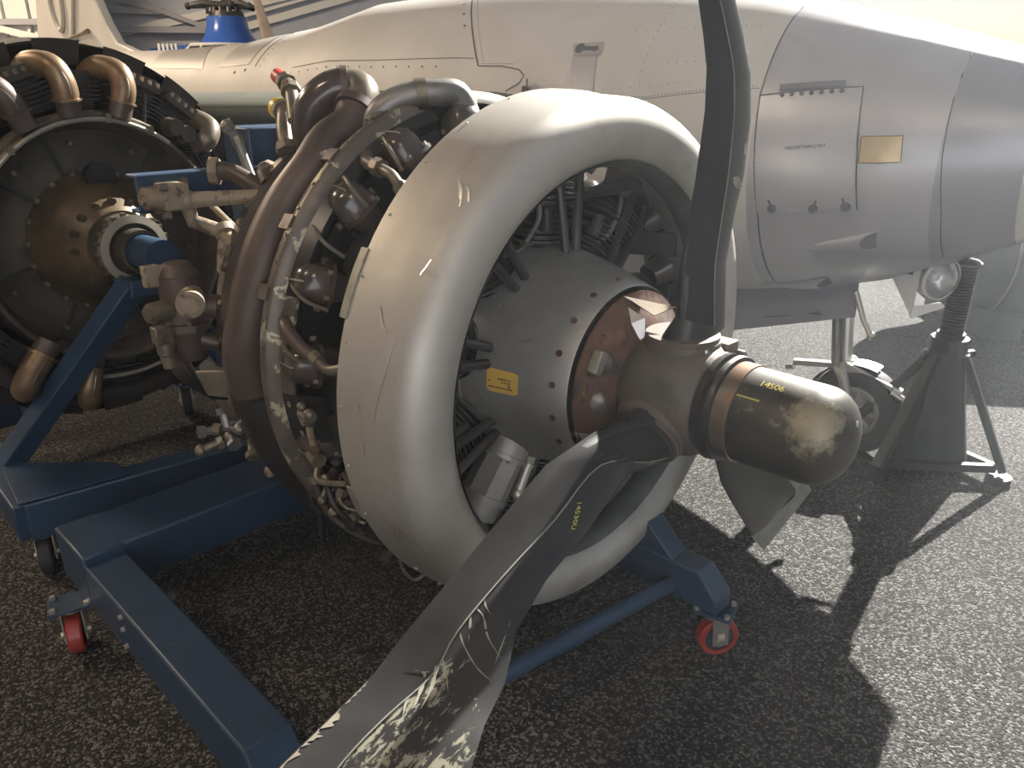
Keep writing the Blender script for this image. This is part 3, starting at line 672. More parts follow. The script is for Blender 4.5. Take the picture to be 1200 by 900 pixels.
# brown accessory unit hanging at the left rear
ac = P(-1.08, .63, 0)
def A3(x, y, z): return ac + u1 * x + n1 * y + UP * z   # x towards the camera-left, y forward
unit = MB()
unit.cyl(A3(0, 0, 1.00), A3(0, 0, 1.09), .058, n=24).cyl(A3(0, 0, 1.09), A3(0, 0, 1.125), .058, .035, 24).cyl(A3(0, 0, .955), A3(0, 0, 1.0), .062, n=24)
unit.cyl(A3(0, 0, .93), A3(0, 0, .955), .072, n=8).cyl(A3(-.005, .0, .865), A3(0, 0, .93), .045, .052, 20).cyl(A3(-.005, 0, .835), A3(-.005, 0, .865), .035, .04, 16)
un = unit.build('oil_pump', 'collector', eng, bevel=.003)
MB().box(A3(.07, -.01, 1.095), (.045, .03, .06), (u1, n1, UP)).box(A3(.03, -.01, 1.11), (.06, .03, .02), (u1, n1, UP)).build('pump_bracket', 'cream_tube', un, bevel=.003)
MB().cyl(A3(.05, .02, 1.0), A3(.105, .03, 1.0), .030, n=20).cyl(A3(.105, .03, 1.0), A3(.115, .032, 1.0), .022, n=16).build('pump_plug', 'fitting', un)
MB().cyl(A3(-.01, .04, 1.03), A3(.03, .125, 1.03), .038, n=20).cyl(A3(.03, .125, 1.03), A3(.033, .13, 1.03), .026, n=6).build('pump_port', 'cream_tube', un)
MB().box(A3(.075, .01, .93), (.05, .04, .05), (u1, n1, UP)).cyl(A3(.07, .01, .87), A3(.07, .01, .905), .026, n=14).cyl(A3(.065, .01, .83), A3(.07, .01, .87), .022, n=12).build('pump_valve', 'fitting', un, bevel=.003)
for k in range(6):
    a = k * math.pi / 3 + .3
    MB().bolt(A3(.062 * math.cos(a), .062 * math.sin(a), .955), UP, .008, .012).build('bolt', 'fitting', un)
MB().tube([A3(.07, .03, .95), A3(.09, .04, .93), A3(.075, .03, .91)], .002, 5).build('lock_wire', 'fitting', un)
MB().tube([A3(-.02, .02, 1.0), P(-.98, .48, .98), P(-.9, .35, .95)], .035, 12).build('pump_mounting', 'collector', un)
MB().tube([A3(-.02, .02, .90), P(-1.0, .5, .85), P(-.9, .4, .85)], .025, 12).build('pump_mounting', 'collector', un)

# ================================================================ propeller
prop = thing('propeller', 'three-bladed black propeller with bent scraped blades and a rusty hub, on the near engine', 'propeller', tuple(E(.2, 0, 0)))
MB().lathe(E, [(.02, .0), (.035, .205), (.045, .222), (.052, .222), (.058, .20), (.075, .17), (.10, .13), (.10, 0)], 56).build('back_plate', 'rust', prop, angle=40)
hubm = MB().lathe(E, [(.08, .0), (.085, .11), (.11, .135), (.15, .147), (.22, .147), (.26, .138), (.288, .122), (.30, .112), (.305, 0)], 40)
for a in (90, -30, 210):
    hubm.cyl(E(.19, .06, a), E(.19, .138, a), .098, .088, 28).cyl(E(.19, .138, a), E(.19, .15, a), .086, n=28)
hb = hubm.build('hub', 'hub_grey', prop, angle=40)
for a in (45, 20, 72, 0, -75):
    p = E(.052, .19, a); t_ = E(0, 1, a + 90) - E(0, 0, 0); rd = (E(0, 1, a) - E(0, 0, 0)).normalized()
    MB().cyl(p, p + n1 * .012, .014, .012, 8).cyl(p + rd * -.03, p + rd * -.03 + n1 * .008, .009, n=6).build('bolt', 'rust', prop)
# rusty lumps and dirt on the back plate
for (a, r_, sc3, m) in ((30, .165, .024, 'hub_grey'), (12, .15, .022, 'rust'), (-4, .165, .024, 'grey_metal'), (55, .16, .022, 'rust'), (2, .125, .03, 'grey_metal'), (38, .125, .028, 'rust'), (22, .13, .018, 'dark_metal')):
    MB().sphere(E(.075, r_, a), sc3, 8, 6, (1, .8, 1.2)).build('hub_lump', m, prop)
for a, m in ((28, 'bare_edge'), (5, 'yellow_paint')):
    rd = (E(0, 1, a) - E(0, 0, 0)).normalized(); tg = rd.cross(n1)
    if m == 'bare_edge': MB().box(E(.075, .192, a), (.028, .028, .055), (n1, rd, tg)).build('hub_clip', m, prop, bevel=.004)
    else: MB().cyl(E(.055, .19, a), E(.064, .19, a), .012, n=8).cyl(E(.055, .19, a + 4), E(.064, .19, a + 4), .010, n=8).build('hub_clip', 'brass_pipe', prop)
# torn spinner flaps (crumpled sheet)
def flap(pts, name='torn_flap'):
    k = len(pts); c = sum((V(p) for p in pts), V()) / k + n1 * .012
    MB().prism(pts, n1 * .0025 + UP * .001).build(name, 'alu_bright', prop, smooth=False)
flap([E(.045, .225, 78), E(.06, .195, 95), E(.15, .20, 97), E(.12, .18, 84)])
flap([E(.05, .20, 78), E(.10, .175, 80), E(.11, .12, 72), E(.06, .16, 68)])
flap([E(.045, .225, -22), E(.045, .23, -48), E(.09, .20, -44), E(.11, .185, -28)])
flap([E(.14, .15, 112), E(.17, .145, 112), E(.165, .105, 105), (E(.145, .11, 104))])
# bracket with clip on the upper right of the hub
MB().box(E(.26, .135, 120), (.05, .055, .03), (n1, u1, UP)).cyl(E(.26, .135, 138), E(.30, .135, 138), .016, n=10).build('counterweight_bracket', 'fitting', hb, bevel=.004)
MB().box(E(.25, .125, 88), (.05, .06, .02), (n1, u1, UP)).build('clamp_plate', 'alu_bright', hb, bevel=.004)
# collar and dome
MB().lathe(E, [(.295, .0), (.297, .122), (.315, .126), (.318, .115), (.326, .115), (.328, .124), (.338, .122), (.342, 0)], 48).build('dome_collar', 'dark_metal', prop, angle=40)
MB().lathe(E, [(.34, .0), (.341, .113), (.378, .113), (.379, .108)], 48).build('dome_band', 'copper', prop, angle=40)
dp = [(.37, .0), (.372, .1095), (.53, .1085)]
for i in range(1, 12):
    t = R(90 * i / 12); dp.append((.53 + .082 * math.sin(t), .1085 * math.cos(t) ** .8))
dp.append((.612, 0))
dome = MB().lathe(E, dp, 56).build('dome', 'dome_worn', prop, angle=60)
MB().sphere(E(.60, .045, 100), .010, 8, 6).build('dome_plug', 'zinc', dome)
def on_dome(x, y, z): return E(.395 + x, .1095 + z, 47 + math.degrees(y / .109))
text('serial_number', '14506', .022, lambda x, y, z: on_dome(x + .02, y + .026, z), 'yellow_paint', dome, .0008)
mb = MB(); vs = []
for i in range(7):
    for j in (0, 1): vs.append(on_dome(-.012 + i / 6 * .052, -.012 + j * .004, .0009))
mb.add(vs, [(2 * i, 2 * i + 2, 2 * i + 3, 2 * i + 1) for i in range(6)]).build('index_mark', 'yellow_paint', dome)

# blades
def blade(stn, name, bf, bm_='blade_black'):
    """stn: (LE point, TE point, thickness, roundness); front normal towards +n1/camera. bf: boot fraction per station."""
    rings = []; boot = []; lines = []; K = 24; axes = []
    for i, (le, te, th, rd) in enumerate(stn):
        le, te = V(le), V(te); c = (le + te) / 2; ch = (le - te); wd = ch.length; ch.normalize()
        q0 = (V(stn[max(i - 1, 0)][0]) + V(stn[max(i - 1, 0)][1])) / 2; q1 = (V(stn[min(i + 1, len(stn) - 1)][0]) + V(stn[min(i + 1, len(stn) - 1)][1])) / 2
        ax = (q1 - q0).normalized(); nm = ax.cross(ch).normalized()
        if nm.dot(V((0, 0, 1.6)) - c) < 0: nm = -nm
        axes.append((c, ch, nm, wd, th, rd))
    def surf(i, x):   # x in -1 (TE) .. 1 (LE) -> front height
        c, ch, nm, wd, th, rd = axes[i]
        e = max(0, 1 - x * x) ** (.5 if rd else .8); return c + ch * (x * wd / 2) + nm * (th / 2 * e)
    for i, (c, ch, nm, wd, th, rd) in enumerate(axes):
        ring_ = []
        for j in range(K):
            a = 2 * math.pi * j / K; x = math.cos(a); e = max(0, 1 - x * x) ** (.5 if rd else .8)
            ring_.append(c + ch * (x * wd / 2) + nm * (math.copysign(e, math.sin(a)) * th / 2 * (1 if math.sin(a) >= 0 else .55)))
        rings.append(ring_)
    b = MB().loft(rings).build(name, bm_, prop, angle=60)
    # de-icing boot with a ridge edge
    br = []
    for i, f in enumerate(bf):
        if f is None: continue
        nm = axes[i][2]
        xs = [1 - (1 - f) * k / 6 for k in range(7)]
        top = [surf(i, x) + nm * .0025 + (axes[i][1] * .002 if k == 0 else V()) for k, x in enumerate(xs)]
        br.append(top + [surf(i, xs[-1]) - nm * .001])
    bo = MB().loft(br, closed_ring=False, caps=False).build('de_icing_boot', 'boot_grey', b, angle=60)
    ln = []
    for i, f in enumerate(bf):
        if f is None: continue
        ln.append(surf(i, f) + axes[i][2] * .0025)
    MB().tube(crom(ln, 4), .0017, 5).build('boot_edge', 'tip_grey', b)
    return b, surf, axes
Ab = [((0.19, 0.196, 80.4), (0.21, 0.193, 130.4)), ((0.19, 0.306, 83.5), (0.21, 0.327, 111.2)), ((0.19, 0.408, 87.3), (0.21, 0.445, 109.6)), ((0.19, 0.499, 89.7), (0.21, 0.523, 109.2)), ((0.19, 0.636, 91.0), (0.21, 0.639, 106.0)), ((0.19, 0.719, 90.3), (0.21, 0.728, 102.2)), ((0.19, 0.782, 88.5), (0.21, 0.793, 97.8)), ((0.19, 0.843, 86.7), (0.21, 0.849, 94.0)), ((0.19, 0.902, 84.4), (0.21, 0.907, 90.4)), ((.19, 1.0, 81), (.21, 1.0, 86)), ((.195, 1.04, 81.5), (.205, 1.04, 84))]
stA = [(E(.19, .12, 50), E(.19, .12, 130), .14, 1), (E(.19, .165, 64), E(.195, .165, 120), .13, 1)]
ths = [.10, .06, .045, .04, .035, .03, .028, .025, .022, .018, .012]
stA += [(E(*l), E(*t), h_, 0 if i > 1 else 1) for i, ((l, t), h_) in enumerate(zip(Ab, ths))]
bA, sA, axA = blade(stA, 'blade', [None, None, .1, -.05, -.02, .05, .1, .12, .15, .15, .15, .2, .2])
def facing(sf, axes, i, x, off=.0022): return sf(i, x) + axes[i][2] * off
def interp(sf, axes, t, x, off=.0022):
    i = int(t); f = t - i; i2 = min(i + 1, len(axes) - 1)
    return facing(sf, axes, i, x, off).lerp(facing(sf, axes, i2, x, off), f)
MB().add([interp(sA, axA, 5.0, -.2), interp(sA, axA, 5.0, -.5), interp(sA, axA, 4.75, -.85), interp(sA, axA, 4.6, -.9), interp(sA, axA, 4.7, -.45), interp(sA, axA, 4.85, -.25)], [(0, 1, 2, 3, 4, 5)]).build('bare_chip', 'scratch', bA, smooth=False)
MB().add([interp(sA, axA, 5.55, -.6), interp(sA, axA, 5.6, -.85), interp(sA, axA, 5.35, -.9), interp(sA, axA, 5.4, -.65)], [(0, 1, 2, 3)]).build('bare_chip', 'scratch', bA, smooth=False)

Bb = [((0.185, 0.466, -3.0), (0.25, 0.291, -18.5)), ((0.19, 0.599, -8.3), (0.28, 0.463, -18.1)), ((0.195, 0.77, -12.5), (0.31, 0.624, -15.7)), ((0.2, 0.884, -14.2), (0.34, 0.74, -16.0)), ((0.205, 0.951, -15.2), (0.37, 0.812, -18.7)), ((0.21, 1.046, -15.3), (0.40, 0.891, -18.1)), ((0.215, 1.141, -15.2), (0.43, 0.95, -18.2)), ((0.22, 1.245, -15.4), (0.46, 1.031, -19.4)), ((.23, 1.36, -16), (.48, 1.16, -20)), ((.28, 1.45, -17), (.46, 1.30, -20))]
stB = [(E(.19, .12, 12), E(.19, .12, -72), .14, 1), (E(.19, .20, -1), E(.2, .175, -55), .135, 1), (E(.188, .31, 0), E(.215, .225, -38), .10, 1)]
ths = [.055, .045, .04, .036, .034, .03, .027, .024, .02, .012]
stB += [(E(*l), E(*t), h_, 0) for (l, t), h_ in zip(Bb, ths)]
bB, sB, axB = blade(stB, 'blade', [None, -.6, -.5, -.1, -.05, -.1, 0, .1, .25, .35, .35, .35, .35], 'blade_scraped')
def swp(pts, wd, m='scratch', name='scrape'):
    """thin scrape following the blade face; pts are (station, chord x)"""
    q = crom([interp(sB, axB, t, x, .0012) for t, x in pts], 5)
    vs = []; 
    for i, p in enumerate(q):
        tg = (q[min(i + 1, len(q) - 1)] - q[max(i - 1, 0)]).normalized(); nm = axB[min(int(pts[0][0]), 12)][2]; sd = tg.cross(nm).normalized()
        f = math.sin(math.pi * min(.97, (i + .6) / len(q))) * random.uniform(.5, 1.2)
        vs += [p + sd * wd * f, p - sd * wd * f]
    MB().add(vs, [(2 * i, 2 * i + 2, 2 * i + 3, 2 * i + 1) for i in range(len(q) - 1)]).build(name, m, bB, smooth=False)
text('serial_number', '14530U', .016, lambda x, y, z: interp(sB, axB, 3.65 + x * 9 - y * 2, -.23 - x * 7 - y * 8, .002 + z), 'yellow_paint', bB, .0005)
# scrapes on the black half of the near blade
random.seed(21)
def TT(t): return 5.3 + (t - 7.7) * 1.05
for pts, wd in (([(8.0, .05), (8.2, -.1), (8.6, -.25)], .0022), ([(7.9, .08), (8.1, -.25), (8.5, -.55), (8.9, -.85)], .0018), ([(8.2, .1), (8.6, -.15), (9.1, -.5), (9.35, -.8)], .0016),
                ([(8.6, .2), (9.0, .12), (9.6, -.02), (10.1, -.1)], .0035), ([(8.7, .2), (9.2, -.05), (9.7, -.3)], .0016), ([(7.7, .0), (7.9, -.15), (8.1, -.4)], .0014),
                ([(9.2, .25), (9.6, .12), (10.1, .0)], .003), ([(9.0, -.78), (8.6, -.82), (8.2, -.8)], .0014), ([(9.3, .3), (9.5, .2), (9.9, .18), (10.3, .05)], .003)):
    swp([(TT(t), x) for t, x in pts], wd)
def blot(t, x, r, seed, k=16):
    rnd = random.Random(seed); c = interp(sB, axB, t, x, .0014); i = int(t); ch, nm = axB[i][1], axB[i][2]; ax = ch.cross(nm)
    vs = [c]
    for j in range(k):
        a = 2 * math.pi * j / k; q = r * rnd.uniform(.45, 1.25); vs.append(c + ch * q * math.cos(a) + ax * q * math.sin(a))
    return vs, [(0, j + 1, (j + 1) % k + 1) for j in range(k)]
for t, x, r, s_ in ((9.15, .32, .014, 1), (9.3, .25, .012, 2), (9.35, .15, .009, 3), (9.1, .4, .009, 9)):
    vs, fs = blot(TT(t), x, r, s_); MB().add(vs, fs).build('paint_blot', 'scratch', bB, smooth=False)
rnd = random.Random(9)
for t0, t1 in ((7.2, 7.75), (7.85, 8.3), (8.32, 8.7), (8.75, 9.6)):
    k = 14; vs = []; w_ = .004
    for i in range(k + 1):
        t = t0 + (t1 - t0) * i / k; w_ = min(.030, max(.002, w_ + rnd.uniform(-.008, .009))) * (1 if 0 < i < k else .2)
        q = axB[min(int(t), 12)]; x1 = .985 - 2 * w_ / q[3] * (.4 + .9 * (t - 7) / 2)
        vs += [interp(sB, axB, t, .985, .0042), interp(sB, axB, t, x1, .0038)]
    MB().add(vs, [(2 * i, 2 * i + 2, 2 * i + 3, 2 * i + 1) for i in range(k)]).build('worn_edge', 'bare_edge', bB, smooth=False)

# third blade, curled back behind the dome
Cc = [(0.5, 1.797, 0.774), (0.554, 1.852, 0.635), (0.643, 1.986, 0.452), (0.869, 2.317, 0.071), (1.0, 2.407, 0.155), (1.083, 2.463, 0.211), (0.811, 2.143, 0.514), (0.639, 1.939, 0.709)]
sh = [E(.19, .10, 175), E(.19, .10, 245)]
def ringC(a, b, th, rd, K=20):
    a, b = V(a), V(b); c = (a + b) / 2; ch = (a - b); wd = ch.length; ch.normalize(); ax = (E(.15, 1, 215) - E(.2, 0, 0)).normalized(); nm = ax.cross(ch).normalized()
    return [c + ch * (math.cos(t) * wd / 2) + nm * (math.copysign(abs(math.sin(t)) ** (1 if rd else 1.6), math.sin(t)) * th / 2) for t in [2 * math.pi * i / K for i in range(K)]]
rings = [ringC(E(.19, .11, 172), E(.19, .11, 248), .13, 1), ringC(E(.19, .17, 190), E(.19, .19, 238), .11, 1), ringC((.6352, 1.935, .7367), (.5065, 1.8035, .7714), .07, 1), ringC((.745, 2.06, .60), (.5457, 1.8435, .6521), .05, 0),
         ringC((.8516, 2.1703, .4691), (.585, 1.905, .555), .042, 0), ringC((.915, 2.255, .375), (.6429, 1.9857, .4523), .034, 0), ringC((.9809, 2.338, .278), (.725, 2.10, .315), .026, 0), ringC((.93, 2.33, .21), (.8068, 2.2174, .1762), .018, 0)]
bC = MB().loft(rings).build('blade', 'blade_black', prop, angle=60)
tip = [(.8739, 2.2072, .4564), (.9576, 2.307, .3959), (1.06, 2.432, .262), (1.1003, 2.4814, .2018), (1.06, 2.453, .165), (.9031, 2.3443, .0361), (.8164, 2.2414, .1573), (.985, 2.360, .240), (.9939, 2.3655, .2546), (.985, 2.352, .28), (.8545, 2.1875, .4476)]
fw = V((-.32, -.80, .50)).normalized()
def tipring(o_, i_):
    o_, i_ = V(o_) + fw * .014, V(i_) + fw * .020
    return [o_, i_, i_ - fw * .008, o_ - fw * .008]
MB().loft([tipring(tip[0], tip[10]), tipring(tip[1], tip[10]), tipring(tip[2], tip[9]), tipring(tip[3], tip[8]), tipring(tip[4], tip[7]), tipring(tip[5], tip[6])]).build('curled_tip', 'tip_grey', bC, label='grey curled-over blade tip with bare edge')
# ================================================================ near engine stand
def caster(par, top, outd, size=.062, wheel_m='red_wheel', wdir=None, label=None):
    """swivel caster under a bolted plate. top: plate centre, outd: direction the plate sticks out, wdir: wheel rolling direction"""
    top = V(top); outd = V(outd).normalized(); side = outd.cross(UP)
    pl = MB().box(top, (.115, .095, .010), (outd, side, UP)).build('caster_plate', 'blue', par, bevel=.002)
    for a in (-1, 1):
        for b in (-1, 1): MB().bolt(top + outd * (.044 * a) + side * (.036 * b) + UP * .006, UP, .010, .009).build('plate_bolt', 'zinc', pl)
    wd = V(wdir or outd).normalized(); ax = wd.cross(UP)
    c = V((top.x, top.y, size)) + wd * .015
    fk = MB()
    for sg in (-1, 1):
        q = c + ax * (.026 * sg)
        fk.prism([q + wd * .024 - UP * .018, q - wd * .024 - UP * .018, q - wd * .03 + UP * (top.z - c.z - .012), q + wd * .02 + UP * (top.z - c.z - .012)], ax * (.004 * sg))
        fk.cyl(q, q + ax * (.014 * sg), .010, n=6)
    fk.cyl(V((top.x, top.y, top.z - .018)), V((top.x, top.y, top.z - .005)), .036, n=20)
    fk.build('caster_fork', 'zinc', pl)
    def WZ(s_, r, phi): f = R(phi); return c + ax * s_ + (wd * math.cos(f) + UP * math.sin(f)) * r
    MB().lathe(WZ, [(-.019, size * .72), (-.021, size * .93), (-.015, size), (.015, size), (.021, size * .93), (.019, size * .72)], 32).build('caster_tyre', wheel_m, pl)
    MB().lathe(WZ, [(-.018, 0), (-.018, size * .22), (-.010, size * .25), (-.012, size * .73), (.012, size * .73), (.010, size * .25), (.018, size * .22), (.018, 0)], 28).build('caster_hub', 'hull_dark', pl)
    q = c + ax * .031 + UP * .012
    MB().box(q, (.02, .024, .002), (wd, UP, ax)).build('caster_label', 'cream', pl)
    MB().box(q - UP * .022 - wd*.004, (.02, .012, .008), (wd, UP, ax)).build('caster_lock', 'zinc', pl)
    return pl
st1 = thing('engine_stand', 'blue steel wheeled stand under the near engine, with red castors', 'engine stand', tuple(P(-.6, .4, 0)))
bz, tz = .165, .31
def chamfer_beam(s0, s1, uu, w_, z0, z1, drop_s, drop_z, name='side_beam'):
    pts = [(s0, z0), (s0, z1), (s1, z1), (s1 + drop_s, z1 - drop_z), (s1 + drop_s, z0)]
    return MB().prism([P(a, uu - w_ / 2, b) for a, b in pts], u1 * w_).build(name, 'blue', st1, smooth=True, bevel=.007)
sb = chamfer_beam(-1.20, -.14, .975, .115, bz, tz, .09, .10)
MB().box(P(-1.19, .975, .25), (.245, .118, .17), (n1, u1, UP)).build('corner_block', 'blue', st1, bevel=.007)
MB().beam(P(-1.19, 1.015, .262), P(-1.19, -.30, .262), .23, .145).build('cross_beam', 'blue', st1, bevel=.007)
for z in (.285, .245, .19): MB().bolt(P(-.80, 1.033, z), u1, .008, .008).build('bolt', 'zinc', sb)
MB().box(P(-.10, .975, .20), (.06, .09, .07), (n1, u1, UP)).build('beam_end', 'blue', st1, bevel=.004)
chamfer_beam(-1.20, .185, -.245, .085, bz, .285, .065, .07)
MB().prism([P(.10, -.205, .28), P(.02, -.205, .35), P(-.06, -.205, .44), P(-.32, -.205, .44), P(-.36, -.205, .28)], u1 * -.08).build('gusset', 'blue', st1, bevel=.006)
MB().tube([P(.10, -.22, .205), P(.012, .40, .205), P(-.055, .93, .205)], .024, 18).build('front_tube', 'blue', st1)
caster(st1, P(.225, -.25, .157), n1 + u1 * -.25, wdir=n1 * .6 - u1 * .8)
caster(st1, P(-1.16, 1.07, .157), u1 + n1 * -.3, wdir=u1 * .35 + n1)
caster(st1, P(-.12, .98, .157), n1, wdir=n1)
caster(st1, P(-1.16, -.30, .157), -u1, wdir=n1)
# upright and mount beam
MB().box(P(-1.17, .265, .905), (.16, .19, 1.14), (n1, u1, UP)).build('upright_post', 'blue', st1, bevel=.006)
MB().box(P(-1.17, -.245, .86), (.16, .16, 1.05), (n1, u1, UP)).build('upright_post', 'blue', st1, bevel=.006)
mbm = MB().box(P(-1.075, .24, 1.318), (.012, .93, .10), (n1, u1, UP)).box(P(-1.105, .24, 1.272), (.06, .93, .010), (n1, u1, UP)).box(P(-1.105, .24, 1.364), (.06, .93, .010), (n1, u1, UP)).build('mount_beam', 'blue', st1, bevel=.003)
for k in (0, 1): MB().bolt(P(-1.065, .58, 1.285 + .06 * k), n1, .012, .012).build('bolt', 'fitting', mbm)
MB().box(P(-1.16, .42, .80), (.10, .16, .14), (n1, u1, UP)).build('post_bracket', 'blue', st1, bevel=.004)

# ================================================================ far engine stand
st2 = thing('engine_stand', 'blue steel wheeled stand under the brown engine at the left', 'engine stand', tuple(P(-2.1, .5, 0)))
cA, cB = P(-1.64, 1.04, .235), P(-1.50, -.02, .235)
MB().beam(cA, cB, .10, .13).build('cross_beam', 'blue', st2, bevel=.006)
MB().beam(P(-1.60, 1.03, .235), P(-2.75, 1.0, .235), .10, .13).build('side_beam', 'blue', st2, bevel=.006)
MB().beam(P(-1.52, .0, .235), P(-2.75, .03, .235), .10, .13).build('side_beam', 'blue', st2, bevel=.006)
MB().beam(P(-2.72, 1.0, .235), P(-2.72, .0, .235), .10, .13).build('cross_beam', 'blue', st2, bevel=.006)
MB().prism([P(-1.60, 1.06, .302), P(-1.98, 1.02, .302), P(-1.68, .72, .302), P(-1.56, .72, .302)], UP * .008).build('corner_gusset', 'blue', st2, bevel=.002)
top = P2(.27, 0, 1.0)
MB().beam(P(-1.98, 1.0, .29), top + u2 * .05 + UP * -.05, .075, .075, up=u1).build('brace', 'blue', st2, bevel=.005)
MB().beam(P(-1.85, .06, .29), top - u2 * .05 + UP * -.05, .075, .075, up=u1).build('brace', 'blue', st2, bevel=.005)
MB().box(top + UP * -.06, (.10, .16, .06), (n2, u2, UP)).build('brace_head', 'blue', st2, bevel=.005)
MB().cyl(P2(.16, 0, 1.056), P2(.42, 0, 1.056), .058, n=24).build('shaft_socket', 'blue', st2)
MB().box(P2(-.49, 0, .78), (.14, .5, .96), (n2, u2, UP)).build('rear_upright', 'blue', st2, bevel=.006)
for px in (P(-1.66, 1.0, .16), P(-2.68, .05, .16), P(-2.68, 1.0, .16), P(-1.6, .05, .16)): caster(st2, px, n1, wheel_m='rubber', wdir=n1 * .8 + u1 * .3, size=.072)

# ================================================================ far engine (rear three-quarter view at the left)
e2 = thing('radial_engine', 'dirty brown radial engine with exposed exhaust elbows at the far left', 'engine', tuple(C2 - UP * .66))
MB().lathe(E2, [(-.08, .385), (.02, .402), (.05, .412), (.058, .42), (.05, .432), (-.02, .440), (-.06, .42)], 84, closed=True).build('drum_rim', 'brown_gloss', e2)
MB().lathe(E2, [(.052, .423), (.056, .430), (.045, .4365), (.04, .432)], 60, 2, 60, closed=True).build('rim_edge', 'copper', e2)
MB().lathe(E2, [(.035, .434), (.038, .445), (.02, .453), (-.03, .45)], 60, 40, 120).build('rim_flange', 'fitting', e2)
MB().lathe(E2, [(-.01, .432), (-.10, .445), (-.16, .46), (-.30, .46), (-.30, .0)], 72).build('drum', 'brown_gloss', e2)
MB().lathe(E2, [(-.06, .40), (-.075, .36), (-.07, .26), (-.065, .24), (-.06, .0)], 72).build('diaphragm', 'drum_brown', e2)
gd = MB().lathe(E2, [(-.06, .245), (-.035, .238), (.0, .21), (.06, .175), (.11, .15), (.135, .125), (.14, 0)], 56).build('nose_housing', 'drum_gold', e2)
for k in range(20):
    a = k * 18 + 5; MB().bolt(E2(-.052, .245, a), n2, .011, .013).build('bolt', 'fitting', gd)
for k in range(10):
    a = k * 36 + 12; MB().bolt(E2(-.066, .345, a), n2, .010, .012).build('bolt', 'fitting', e2)
for a in (40, 72, 130, 160, 205, 250, 300, 345):
    MB().beam(E2(-.062, .25, a), E2(-.066, .385, a), .010, .014, up=n2).build('rib', 'dark_metal', e2)
MB().lathe(lambda s_, r, p: E2(s_ + .0, 0, 0) + (E2(0, .225, 96) - C2) + (E2(0, r, p) - C2), [(-.02, .058), (.0, .055), (.004, .0)], 20).build('port_cover', 'black_paint', e2)
# shaft with castellated ring
MB().lathe(E2, [(.12, .115), (.20, .112), (.205, .075), (.14, .07)], 40).build('shaft_housing', 'drum_brown', e2)
sr = MB().lathe(E2, [(.20, .118), (.225, .118), (.23, .092), (.20, .088)], 48, closed=True).build('shaft_ring', 'grey_pipe', e2)
mb = MB()
for k in range(22): mb.box(E2(.212, .122, k * 360 / 22), (.018, .014, .012), (n2, u2, UP))
mb.build('ring_teeth', 'fitting', sr, kind='stuff')
for k in range(16):
    MB().bolt(E2(.10, .155, k * 22.5), n2, .014, .018).build('bolt', 'drum_brown', gd)
MB().lathe(E2, [(.10, .078), (.28, .074), (.28, .062), (.10, .06)], 36, closed=True).build('shaft', 'drum_brown', e2)
# shroud behind the cylinders
MB().lathe(E2, [(-.16, .46), (-.22, .62), (-.20, .665), (-.13, .668), (-.125, .675), (-.28, .69), (-.39, .66), (-.41, .0)], 84).build('rear_shroud', 'black_paint', e2)
for k in range(18):
    a = 4 + 20 * k
    MB().lathe(E2, [(-.128, .60), (-.118, .672), (-.115, .682), (-.14, .685)], 6, a, a + 13).build('shroud_lip', 'collector_dark', e2)
# heads with bolted covers
def LM2(a, s_):
    rad_ = (E2(0, 1, a) - C2).normalized(); tg = rad_.cross(n2)
    return Matrix.Translation(C2 + n2 * s_) @ Matrix(((n2.x, tg.x, rad_.x, 0), (n2.y, tg.y, rad_.y, 0), (n2.z, tg.z, rad_.z, 0), (0, 0, 0, 1)))
hm = MB()
for k in range(6): hm.box((-.04 + .0, 0, .485 + k * .015), (.17 - .008 * k, .155 + .004 * k, .007))
hm.box((-.05, 0, .52), (.13, .13, .12))
head_me = hm.mesh('cylinder_head', 'dark_metal', smooth=False)
cv = MB().box((.035, 0, .585), (.03, .15, .022)).box((.0, 0, .60), (.09, .12, .03))
cov_me = cv.mesh('rocker_cover', 'drum_brown', smooth=False)
bt = MB()
for k in range(5): bt.bolt((.045, -.06 + .03 * k, .596), (0, 0, 1), .009, .012)
bt_me = bt.mesh('cover_bolt', 'fitting')
for k in range(18):
    a = 10 + 20 * k + (3 if k % 2 else 0)
    Mx = LM2(a, -.06)
    hd = link('cylinder_head', head_me, e2, matrix=Mx)
    if k in (0, 2, 3, 5, 6, 8, 10, 12, 14, 16): link('rocker_cover', cov_me, hd, matrix=Mx); link('cover_bolt', bt_me, hd, matrix=Mx)
def elbow2(a, da, m='brass_pipe', r0=.50, r1=.62, rad_=.040):
    pts = crom([E2(-.10, r1 - .03, a - da), E2(-.05, r1, a - da * .6), E2(.03, r1 - .012, a), E2(.055, r1 - .06, a + da * .25), E2(.05, r0, a + da * .25)], 6)
    o = MB().tube(pts, rad_, 18).build('exhaust_elbow', m, e2, angle=60)
    MB().cyl(pts[-1], pts[-2], rad_ * 1.16, n=20).build('elbow_collar', m, o)
    MB().cyl(pts[-1] , pts[-1] + (pts[-1] - pts[-2]).normalized() * .05, rad_ * .95, n=18).build('port_stub', 'collector', o)
    q = [p + n2 * rad_ * .95 for p in pts[4:-2]]
    MB().tube(q, .004, 6).build('weld_seam', 'fitting', o)
elbow2(82, 4.5, r0=.49, r1=.61); elbow2(103, 4.8, r0=.49, r1=.60); elbow2(140, 5, 'fitting', .53, .60, .036); elbow2(62, 8, 'collector'); elbow2(-50, 7, 'brass_pipe', .46, .60, .045); elbow2(-72, 7, 'brass_pipe', .46, .60, .04); elbow2(20, 7, 'collector'); elbow2(-20, 7, 'collector'); elbow2(-110, 7, 'collector')
rp = MB().tube([E2(.06, .425 + .02 * math.sin(i), 40 + i * 3) if False else E2(.055, .425, 30 + i * 3.4) for i in range(30)], .0085, 8).build('ring_pipe', 'grey_pipe', e2)
